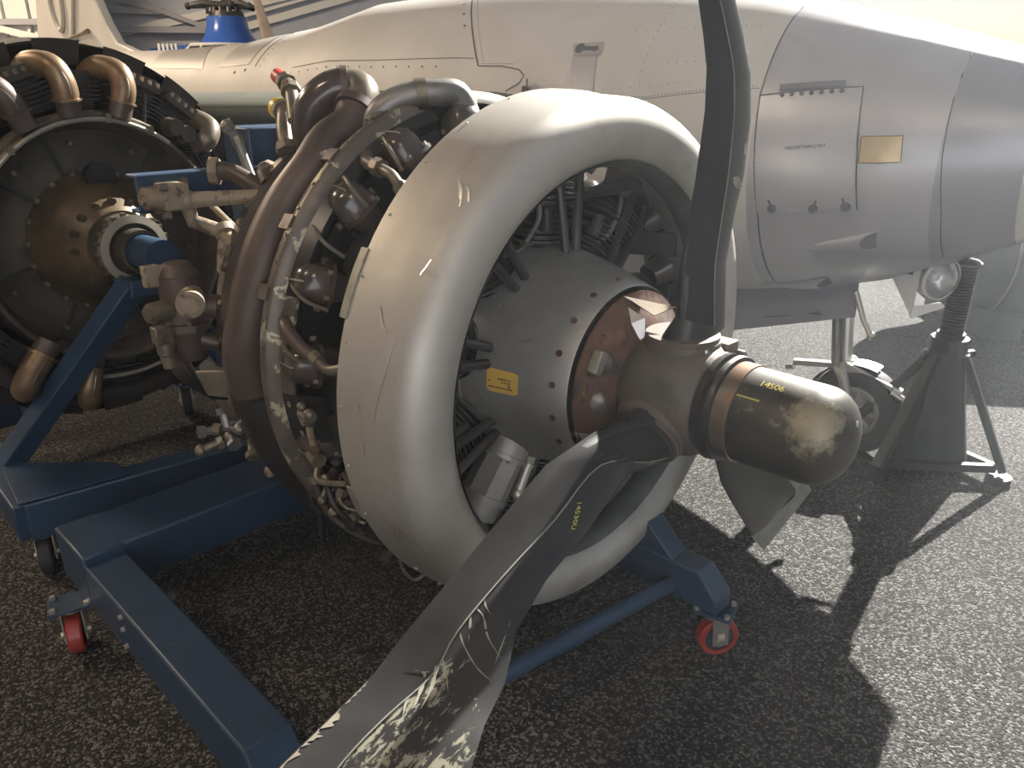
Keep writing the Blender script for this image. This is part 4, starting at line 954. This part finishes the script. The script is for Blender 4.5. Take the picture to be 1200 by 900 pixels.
for a in (52, 98, 118): MB().box(E2(.05, .43, a), (.03, .02, .03), (n2, u2, UP)).build('pipe_clip', 'fitting', rp)
for k, (a, m) in enumerate(((90, 'grey_pipe'), (52, 'dark_metal'), (118, 'dark_metal'), (30, 'dark_metal'))):
    MB().tube([E2(-.0, .44, a), E2(.01, .55, a - 4)], .007, 6).build('pushrod_tube', m, e2)
for a, r_ in ((38, .55), (128, .49), (134, .50)):
    MB().cyl(E2(.0, r_, a), E2(.06, r_, a), .035, .03, 14).build('magneto_cap', 'drum_brown', e2)
# lower exhaust manifold
MB().tube([E2(.0, .58, -20 - 5 * i) for i in range(30)], .035, 12).build('lower_manifold', 'collector_dark', e2, angle=60)
MB().tube([E2(.03, .50, -60 - 5 * i) for i in range(16)], .008, 6).build('ring_pipe', 'grey_pipe', e2)
# ================================================================ jet aircraft
jet = thing('jet_aircraft', 'cream and silver jet aircraft with a swept dark green wing standing behind the engines', 'aircraft', (1.62, 3.2, 0))
TAB = [(.47, 1.35, .30, .30), (.42, 1.35, .325, .325), (.33, 1.345, .362, .365), (.2, 1.33, .415, .41), (0, 1.315, .49, .48), (-.3, 1.31, .57, .55), (-.6, 1.315, .63, .605), (-1, 1.32, .68, .65), (-1.5, 1.325, .71, .67), (-2, 1.33, .73, .68), (-3, 1.33, .71, .66), (-3.6, 1.32, .62, .6), (-4.6, 1.36, .50, .5), (-5.6, 1.44, .40, .4), (-6.6, 1.52, .33, .33), (-8, 1.58, .27, .27), (-8.6, 1.6, .2, .2)]
JW = V((1.62, 3.2, 0)); JD = V((.766, -.643, 0)); JN = V((-.643, -.766, 0))
def jpar(t):
    for a, b in zip(TAB, TAB[1:]):
        if a[0] >= t >= b[0]:
            f = (a[0] - t) / (a[0] - b[0]); return [a[i] + (b[i] - a[i]) * f for i in (1, 2, 3)]
    return list((TAB[0] if t > 0 else TAB[-1])[1:])
def J(t, th, off=0.):
    cz, rz, ry = jpar(t); f = R(th); return JW + JD * t + JN * ((ry + off) * math.cos(f)) + UP * (cz + (rz + off) * math.sin(f))
def skin(t0, t1, name, m, n=72, step=.05, cap=False):
    k = max(2, int(abs(t1 - t0) / step)); rings = [[J(t0 + (t1 - t0) * i / k, 360 * j / n) for j in range(n)] for i in range(k + 1)]
    return MB().loft(rings, caps=cap).build(name, m, jet, angle=60)
body = skin(-.45, -8.6, 'fuselage', 'white_paint', step=.15)
fore = skin(.17, -.45, 'nose_section', 'nose_silver')
nose = skin(.42, .17, 'intake_cowl', 'nose_grey')
def lipf(s_, r, phi): f = R(phi); return JW + JD * s_ + JN * (r * math.cos(f)) + UP * (1.35 + r * math.sin(f))
MB().lathe(lipf, [(.42, .325), (.445, .315), (.457, .30), (.45, .285), (.42, .275), (.0, .26), (-.3, .25), (-.31, .0)], 64).build('intake_lip', 'alu_bright', jet, angle=60)
def strip(pts, wd, m='seam', par=None, name='panel_seam', off=.0012):
    """narrow band on the skin along (t, theta) points"""
    q = []
    for (a, b) in zip(pts, pts[1:]):
        for k in range(6): q.append((a[0] + (b[0] - a[0]) * k / 6, a[1] + (b[1] - a[1]) * k / 6))
    q.append(pts[-1]); P3 = [J(t, th, off) for t, th in q]; vs = []
    for i, p in enumerate(P3):
        tg = (P3[min(i + 1, len(P3) - 1)] - P3[max(i - 1, 0)]).normalized(); t, th = q[i]
        nm = (J(t, th, .05) - J(t, th, 0)).normalized(); sd = nm.cross(tg).normalized() * wd / 2
        vs += [p + sd, p - sd]
    return MB().add(vs, [(2 * i, 2 * i + 2, 2 * i + 3, 2 * i + 1) for i in range(len(P3) - 1)]).build(name, m, par or jet, smooth=False)
def rivets(pts, gap, r=.0028, par=None, m='seam'):
    mb = MB()
    for (a, b) in zip(pts, pts[1:]):
        L_ = (J(*a) - J(*b)).length; k = max(1, int(L_ / gap))
        for i in range(k):
            f = i / k; t, th = a[0] + (b[0] - a[0]) * f, a[1] + (b[1] - a[1]) * f
            c = J(t, th, .001); nm = (J(t, th, .05) - J(t, th, 0)).normalized(); mb.cyl(c - nm * .001, c + nm * .0008, r, n=6)
    mb.build('rivet_row', m, par or jet, kind='stuff')
def patch_on(corners, m, name, par=None, off=.0015, g=8, th_=.0):
    """four (t, theta) corners"""
    a, b, c, d = corners; vs = []
    for i in range(g + 1):
        for j in range(g + 1):
            x, y = i / g, j / g
            t = (a[0] * (1 - x) + b[0] * x) * (1 - y) + (d[0] * (1 - x) + c[0] * x) * y
            th = (a[1] * (1 - x) + b[1] * x) * (1 - y) + (d[1] * (1 - x) + c[1] * x) * y
            vs.append(J(t, th, off))
    return MB().add(vs, [(i * (g + 1) + j, (i + 1) * (g + 1) + j, (i + 1) * (g + 1) + j + 1, i * (g + 1) + j + 1) for i in range(g) for j in range(g)]).build(name, m, par or jet)
strip([(-.45, 110), (-.452, 60), (-.452, 24), (-.43, 3), (-.405, -19), (-.40, -60)], .006, par=fore)
strip([(.17, 110), (.17, 30), (.18, 5), (.205, -24), (.21, -60)], .004, par=fore)
# hinged access panel
pan = patch_on([(-.447, 23.0), (-.112, 31), (-.058, -17.8), (-.405, -18.6)], 'nose_silver', 'access_panel', off=.004, g=14)
strip([(-.452, 23.3), (-.28, 27.2), (-.112, 31.1), (-.078, 5.1), (-.055, -17.8)], .005, par=pan, off=.0045)
patch_on([(-.39, 27.9), (-.173, 32.6), (-.168, 30.3), (-.385, 25.4)], 'stencil', 'hinge_cover', off=.008, par=pan)
for k in range(7):
    f = k / 6; c = J(-.372 + f * .196, 24.3 + 4 * f, .004); nm = (J(-.3, 26, .05) - J(-.3, 26)).normalized()
    MB().cyl(c, c + nm * .004, .0085, n=12).build('fastener', 'seam', pan)
for t, th, sg in ((-.35, -16.6, -1), (-.204, -16.8, 1), (-.094, -16.2, -1)):
    nm = (J(t, th, .05) - J(t, th)).normalized(); c = J(t, th, .004); tg = nm.cross(UP).normalized(); up2 = tg.cross(nm)
    if up2.z < 0: up2 = -up2
    dr_ = V((.766, -.643, 0))
    MB().cyl(c, c + nm * .006, .017, n=18).beam(c + nm * .006, c + nm * .006 + up2 * .034 + dr_ * (.012 * sg), .007, .004, up=nm).build('latch', 'stencil', pan)
rivets([(-.43, 20), (-.43, 0), (-.39, -16)], .02, par=pan); rivets([(-.42, 21), (-.13, 28)], .02, par=pan); rivets([(-.13, 28), (-.095, 5), (-.075, -15)], .02, par=pan)
rivets([(-.28 + .095 * math.cos(R(a)), 9 + 11 * math.sin(R(a))) for a in range(-60, 250, 12)], .02, par=pan)
rivets([(-.37, 17), (-.37, 0), (-.35, -13)], .025, par=pan)
def on_jet(t0, th0):
    dth = math.degrees(1 / .55)
    return lambda x, y, z: J(t0 + x, th0 + (y + x * .0) * dth + x * 13, .0052 + z)
text('stencil_text', 'MEKOPTNIN LVKT', .0165, on_jet(-.322, 5.2), 'seam', pan, .0004)
pl = patch_on([(-.075, 11.7), (.053, 12.8), (.062, 1.9), (-.067, 1.5)], 'brass_plate', 'data_plate', off=.004)
strip([(-.075, 11.7), (.053, 12.8), (.062, 1.9), (-.067, 1.5), (-.075, 11.7)], .0035, 'brass_pipe', pl, 'plate_edge', .0048)
# side blisters (faired troughs)
def blister(t0, t1, th0, th1, r, name='gun_trough'):
    rings = []; k = 12
    for i in range(k + 1):
        f = i / k; t = t0 + (t1 - t0) * f; th = th0 + (th1 - th0) * f; rr = r * (f ** .8) + .002; nm = (J(t, th, .05) - J(t, th)).normalized(); tg = nm.cross(JD).normalized()
        rings.append([J(t, th, -.01 * (1 - f)) + tg * rr * math.cos(a) * 1.15 + nm * rr * 1.0 * math.sin(a) + JD * (-.05 * f * math.sin(a)) for a in [2 * math.pi * j / 18 for j in range(18)]])
    b = MB().loft(rings).build(name, 'nose_silver', jet, angle=60)
    e_ = rings[-1]; c = sum(e_, V()) / 18
    MB().add([c + (p - c) * .86 + JD * .002 for p in e_], [tuple(range(18))]).build('trough_mouth', 'stencil', b, smooth=False)
blister(-.28, .0, -36.5, -34, .036); blister(-.53, -.19, -66, -64, .04)
# upper details
kp = patch_on([(-1.325, 37.6), (-1.172, 39.0), (-1.167, 33.6), (-1.30, 33.0)], 'patch_grey', 'keyhole_plate', off=.003)
mbk = MB()
def keyp(x, y): return J(-1.245 + x, 35.9 + y * 85, .0042)
vs = [keyp(.032 * math.cos(R(a)) * .75 - .035, .024 * math.sin(R(a))) for a in range(0, 360, 20)]
mbk.add(vs, [tuple(range(18))]); mbk.add([keyp(-.03, -.011), keyp(.04, -.008), keyp(.04, .010), keyp(-.03, .011)], [(0, 1, 2, 3)])
vs = [keyp(.043 + .016 * math.cos(R(a)), .001 + .014 * math.sin(R(a))) for a in range(0, 360, 20)]; mbk.add(vs, [tuple(range(18))])
mbk.build('key_slot', 'seam', kp, smooth=False)
patch_on([(-1.30, 32.8), (-1.185, 33.4), (-1.15, 20), (-1.26, 18.5)], 'nose_silver', 'doubler_plate', off=.002)
rivets([(-1.30, 32), (-1.262, 19)], .02, .002); rivets([(-1.18, 33), (-1.15, 20)], .02, .002)
rivets([(-1.2, 15.5), (-1.1, 17.3), (-.891, 19.7), (-.684, 23.1), (-.46, 27)], .014, .0025); rivets([(-1.1, 21), (-.9, 23.4), (-.7, 26.5)], .04, .002); rivets([(-1.2, 42), (-.9, 46), (-.5, 52)], .05, .002); rivets([(-.95, 60), (-.95, 22)], .035, .002)
rivets([(-.85, 32), (-.70, 34), (-.5, 38)], .035, .002)
strip([(-1.2, 14.8), (-.891, 19.0), (-.46, 26)], .0025)
strip([(-2.4, 95), (-1.971, 45.8), (-1.871, 34), (-1.82, 28)], .008); rivets([(-2.36, 95), (-1.93, 45.8), (-1.83, 34), (-1.79, 29)], .018, .002)
rivets([(-2.42, 90), (-2.02, 45.8), (-1.91, 34)], .10, .007)
strip([(-1.82, 28), (-1.68, 28.2), (-1.57, 27), (-1.535, 25), (-1.55, 22), (-1.62, 19)], .006)
rivets([(-1.8, 29), (-1.6, 29.2)], .012, .002)
strip([(-3.9, 38), (-3.883, 65), (-3.86, 90)], .012); rivets([(-3.84, 38), (-3.8, 65), (-3.78, 90)], .04, .004)
rivets([(-4.152, 34.5), (-3.88, 37)], .11, .012)
rivets([(-3.5, 30), (-2.0, 27.5)], .10, .005); strip([(-3.4, 33), (-2.6, 31.5), (-1.86, 31)], .004)
patch_on([(-5.58, 40), (-5.76, 100), (-5.1, 100), (-4.68, 40)], 'patch_grey', 'grey_panel', off=.003, g=12)
patch_on([(-4.42, 40), (-4.46, 100), (-3.95, 100), (-4.0, 40)], 'patch_grey', 'grey_panel', off=.003, g=12)
# bracket on the skin beside the ring
MB().box(J(-1.50, 19, .01), (.03, .03, .045)).box(J(-1.485, 20, .02), (.008, .03, .075)).box(J(-1.51, 16.5, .02), (.09, .04, .008)).build('skin_bracket', 'fitting', jet, bevel=.003)
# swept wing
def wing_section(c0, chord, th_, z):
    pts = []
    for x in (0, .01, .03, .08, .18, .35, .6, .85, 1.0): pts.append((x, 1))
    sec = []
    def yt(x): return th_ * 5 * (.2969 * math.sqrt(x) - .126 * x - .3516 * x * x + .2843 * x ** 3 - .1015 * x ** 4)
    xs = [1, .8, .6, .42, .28, .16, .08, .035, .012, .002]
    for x in xs: sec.append(c0 + JD * -(x * chord) + UP * (z + yt(x) * .55))
    sec.append(c0 + UP * (z - th_ * .05))
    for x in reversed(xs): sec.append(c0 + JD * -(x * chord) + UP * (z - yt(x) * 1.35))
    return sec
sw = V((-1, -.03, 0))
wr = V((.18, 3.56, 0))
rings = [wing_section(wr + sw * d, 2.2 - .22 * d, .30 - .03 * d, 1.48) for d in (-.25, 0, .8, 1.6, 2.4, 3.2, 4.0)]
wing = MB().loft(rings).build('wing', 'wing_green', jet, angle=50)
wr2 = wr + JN * -1.3; 
rings = [wing_section(wr + JD * -.3 + JN * -1.0 + (V((.643, .766, 0)) * .8 - JD * .6) * d, 2.2 - .22 * d, .30 - .03 * d, 1.48) for d in (0, 1, 2, 3, 4)]
MB().loft(rings).build('wing', 'wing_green', jet, angle=50)
# fin with marks
def FN(t, z, y=0.): return JW + JD * t + JN * y + UP * z
fo = [(-8.5, 1.65), (-6.0, 1.76), (-6.33, 1.84), (-6.66, 1.92), (-6.80, 2.07), (-6.95, 2.30), (-7.5, 3.3), (-8.4, 3.3), (-8.15, 2.6)]
fin = MB().prism([FN(t, z, -.045) for t, z in fo], JN * .09).build('fin', 'white_paint', jet, bevel=.015)
MB().tube([FN(t, z, .05) for t, z in ((-6.7, 1.86), (-7.0, 1.89), (-7.2, 1.88))], .006, 5).build('panel_seam', 'seam', fin)
mb = MB().tube([FN(-7.74 + .13 * math.cos(a), 2.33 + .27 * math.sin(a), .047) for a in [2 * math.pi * i / 28 for i in range(28)]], .028, 6, closed=True)
mb.tube([FN(-7.55, 2.6, .047), FN(-7.2, 2.6, .047), FN(-7.50, 1.99, .047)], .026, 6)
mb.build('tail_number', 'patch_grey', fin)
MB().tube([FN(-7.72, 1.955, .07), FN(-7.12, 2.025, .08)], .018, 8).cyl(FN(-7.16, 2.02, .08), FN(-7.10, 2.027, .08), .024, n=10).cyl(FN(-7.72, 1.955, .07), FN(-7.64, 1.965, .07), .024, n=10).build('pitot_tube', 'fitting', fin)
# nose gear
kd = MB().prism([FN(-1.1, .66, .14), FN(-1.1, .49, .14), FN(-.70, .475, .14), FN(-.09, .665, .14), FN(-.10, .84, .14), FN(-.5, .76, .14)], JN * -.012)
door = kd.build('gear_door', 'nose_grey', jet)
MB().prism([FN(-.48, .595, .1415), FN(-.36, .625, .1415), FN(-.36, .62, .1415), FN(-.48, .59, .1415)], JN * .001).prism([FN(-.30, .642, .1415), FN(-.24, .665, .1415), FN(-.225, .652, .1415), FN(-.245, .645, .1415)], JN * .001).build('stencil_mark', 'stencil', door, smooth=False)
MB().tube([FN(-.10, .78, .15), FN(-.05, .66, .15), FN(-.01, .60, .15)], .012, 8).sphere(FN(-.01, .60, .15), .018, 8, 6).build('door_rod', 'zinc', jet)
wc = FN(-.06, .205)
leg = MB().cyl(FN(-0.200, .95), FN(-0.140, .42), .033, n=18).cyl(FN(-0.140, .42), FN(-0.125, .37), .045, n=16).build('gear_leg', 'alu_bright', jet)
MB().cyl(FN(-0.230, .95, .05), FN(-0.165, .42, .05), .018, n=12).build('gear_strut', 'grey_metal', leg)
MB().tube(crom([FN(-0.150, .39, .03), FN(-0.130, .40, .085), FN(-0.095, .34, .098), FN(-0.060, .205, .095)], 6), [.024] * 19, 12).build('gear_fork', 'alu_dull', leg)
MB().tube(crom([FN(-0.150, .39, -.03), FN(-0.130, .40, -.085), FN(-0.095, .34, -.098), FN(-0.060, .205, -.095)], 6), [.024] * 19, 12).build('gear_fork', 'alu_dull', leg)
MB().beam(FN(-0.150, .405, .0), FN(0.120, .33, .02), .05, .028).beam(FN(-0.130, .41, .05), FN(0.120, .325, .04), .02, .05).beam(FN(-0.150, .405, .03), FN(-0.350, .38, .05), .04, .025).cyl(FN(0.090, .34, .055), FN(0.140, .315, .055), .016, n=10).cyl(FN(-0.340, .36, .06), FN(-0.380, .35, .06), .014, n=10).build('steering_link', 'alu_bright', leg, bevel=.003)
def TW(s_, r, phi): f = R(phi); return wc + JN * s_ + (JD * math.cos(f) + UP * math.sin(f)) * r
MB().lathe(TW, [(.045, .115), (.062, .14), (.066, .17), (.055, .195), (.03, .204), (0, .205), (-.03, .204), (-.055, .195), (-.066, .17), (-.062, .14), (-.045, .115)], 56).build('nose_tyre', 'rubber', jet, angle=60)
wl_ = MB().lathe(TW, [(.045, .118), (.05, .112), (.05, .098), (.035, .09), (.03, .035), (.055, .03), (.055, .0)], 40).build('wheel_hub', 'alu_dull', jet)
for k in range(9):
    a = 40 * k; MB().beam(TW(.036, .03, a), TW(.040, .098, a), .012, .012, up=JN).build('spoke', 'alu_bright', wl_)
MB().lathe(TW, [(.03, .21), (.05, .222), (-.05, .222), (-.03, .21)], 16, 70, 165).build('mudguard', 'alu_dull', jet)
# main gear so that the airframe stands
for sg, t in ((.9, -2.6), (-1.6, -2.9)):
    mc = FN(t - (.4 if sg > 0 else 0), .30, sg)
    def TM(s_, r, phi, mc=mc): f = R(phi); return mc + JN * s_ + (JD * math.cos(f) + UP * math.sin(f)) * r
    MB().lathe(TM, [(.07, .17), (.09, .22), (.08, .28), (.04, .30), (-.04, .30), (-.08, .28), (-.09, .22), (-.07, .17)], 40).build('main_tyre', 'rubber', jet)
    MB().lathe(TM, [(.07, .175), (.06, .1), (.075, 0)], 30).build('main_wheel', 'alu_dull', jet)
    MB().cyl(mc, mc + UP * 1.15, .045, n=14).build('main_leg', 'alu_dull', jet)
# landing light
lc = FN(.19, .86, .06); la = (JD * .80 + JN * .6 + UP * -.05).normalized()
def LL(s_, r, phi):
    x = la.cross(UP).normalized(); y = x.cross(la); f = R(phi); return lc + la * s_ + (x * math.cos(f) + y * math.sin(f)) * r
li = MB().lathe(LL, [(-.11, .0), (-.10, .06), (-.03, .083), (.0, .086), (.0, .078), (-.03, .07), (-.07, .03), (-.072, 0)], 36).build('landing_light', 'alu_dull', jet, angle=50)
MB().lathe(LL, [(-.005, .080), (.012, .07), (.028, .045), (.034, .0)], 32).build('light_lens', 'lens', li, angle=60)
MB().lathe(LL, [(-.005, .086), (.006, .088), (.008, .078)], 32).build('light_bezel', 'alu_bright', li)
MB().lathe(LL, [(-.004, .076), (-.03, .066), (-.055, .045), (-.068, .0)], 32).build('reflector', 'alu_bright', li, angle=60)
MB().cyl(LL(-.06, 0, 0), LL(-.035, 0, 0), .012, n=12).build('bulb', 'alu_bright', li)
br = MB().prism([FN(.0, .875, .10), FN(.12, .70, .12), FN(.125, .90, .12)], JN * -.01).prism([FN(.10, .74, .12), FN(.12, .70, .12), FN(.22, .745, .03), FN(.20, .76, .03)], UP * -.006).build('light_bracket', 'clad_white', jet, bevel=.001)
MB().box(FN(.08, .88, .12), (.035, .004, .012), (JD, JN, UP)).build('bracket_slot', 'seam', br)

# ================================================================ jack under the nose
jk = thing('aircraft_jack', 'dark steel tripod jack with a threaded ram under the aircraft nose', 'jack', (1.9, 3.06, 0))
jc = V((1.845, 3.08, 0))
th_ = []
z = .60
while z < .895:
    th_ += [(z, .040), (z + .003, .046), (z + .009, .046), (z + .012, .040)]; z += .0125
def JZ(s_, r, phi): f = R(phi); return jc + V((r * math.cos(f), r * math.sin(f), s_))
MB().lathe(JZ, [(.58, .04)] + th_ + [(.91, .035), (.915, 0)], 24).build('threaded_ram', 'jack_green', jk, angle=20)
MB().lathe(JZ, [(.905, .055), (.918, .06), (.928, .045), (.932, 0)], 20).build('jack_pad', 'grey_metal', jk)
MB().lathe(JZ, [(.54, 0), (.54, .075), (.60, .075), (.605, .055), (.62, .055), (.625, 0)], 12).build('collar', 'jack_green', jk, angle=30)
bs_ = []
d0 = R(205)
for zz, r in ((.04, .17), (.30, .115), (.54, .066)):
    bs_.append([jc + V((r * math.cos(d0 + i * 2 * math.pi / 3 + k), r * math.sin(d0 + i * 2 * math.pi / 3 + k), zz)) for i in range(3) for k in (-.22, .22)])
MB().loft(bs_).build('pedestal', 'jack_green', jk, bevel=.006)
for i in range(3):
    a = d0 + i * 2 * math.pi / 3; d = V((math.cos(a), math.sin(a), 0))
    MB().beam(jc + d * .07 + UP * .53, jc + d * .30 + UP * .05, .045, .03).build('jack_leg', 'jack_green', jk, bevel=.004)
    MB().cyl(jc + d * .29, jc + d * .29 + UP * .03, .05, n=16).build('foot_pad', 'jack_green', jk)
    b = d0 + (i + 1) * 2 * math.pi / 3; e = V((math.cos(b), math.sin(b), 0))
    MB().beam(jc + d * .27 + UP * .06, jc + e * .27 + UP * .06, .03, .035).build('tie_bar', 'jack_green', jk, bevel=.003)
d = V((math.cos(R(160)), math.sin(R(160)), 0))
MB().cyl(jc + d * .07 + UP * .50, jc + d * .33 + UP * .14, .022, n=12).sphere(jc + d * .07 + UP * .51, .03, 10, 8).build('jack_pump', 'jack_green', jk)
MB().cyl(jc + V((.07, 0, .52)), jc + V((.12, .02, .52)), .02, n=8).build('jack_handle', 'jack_green', jk)
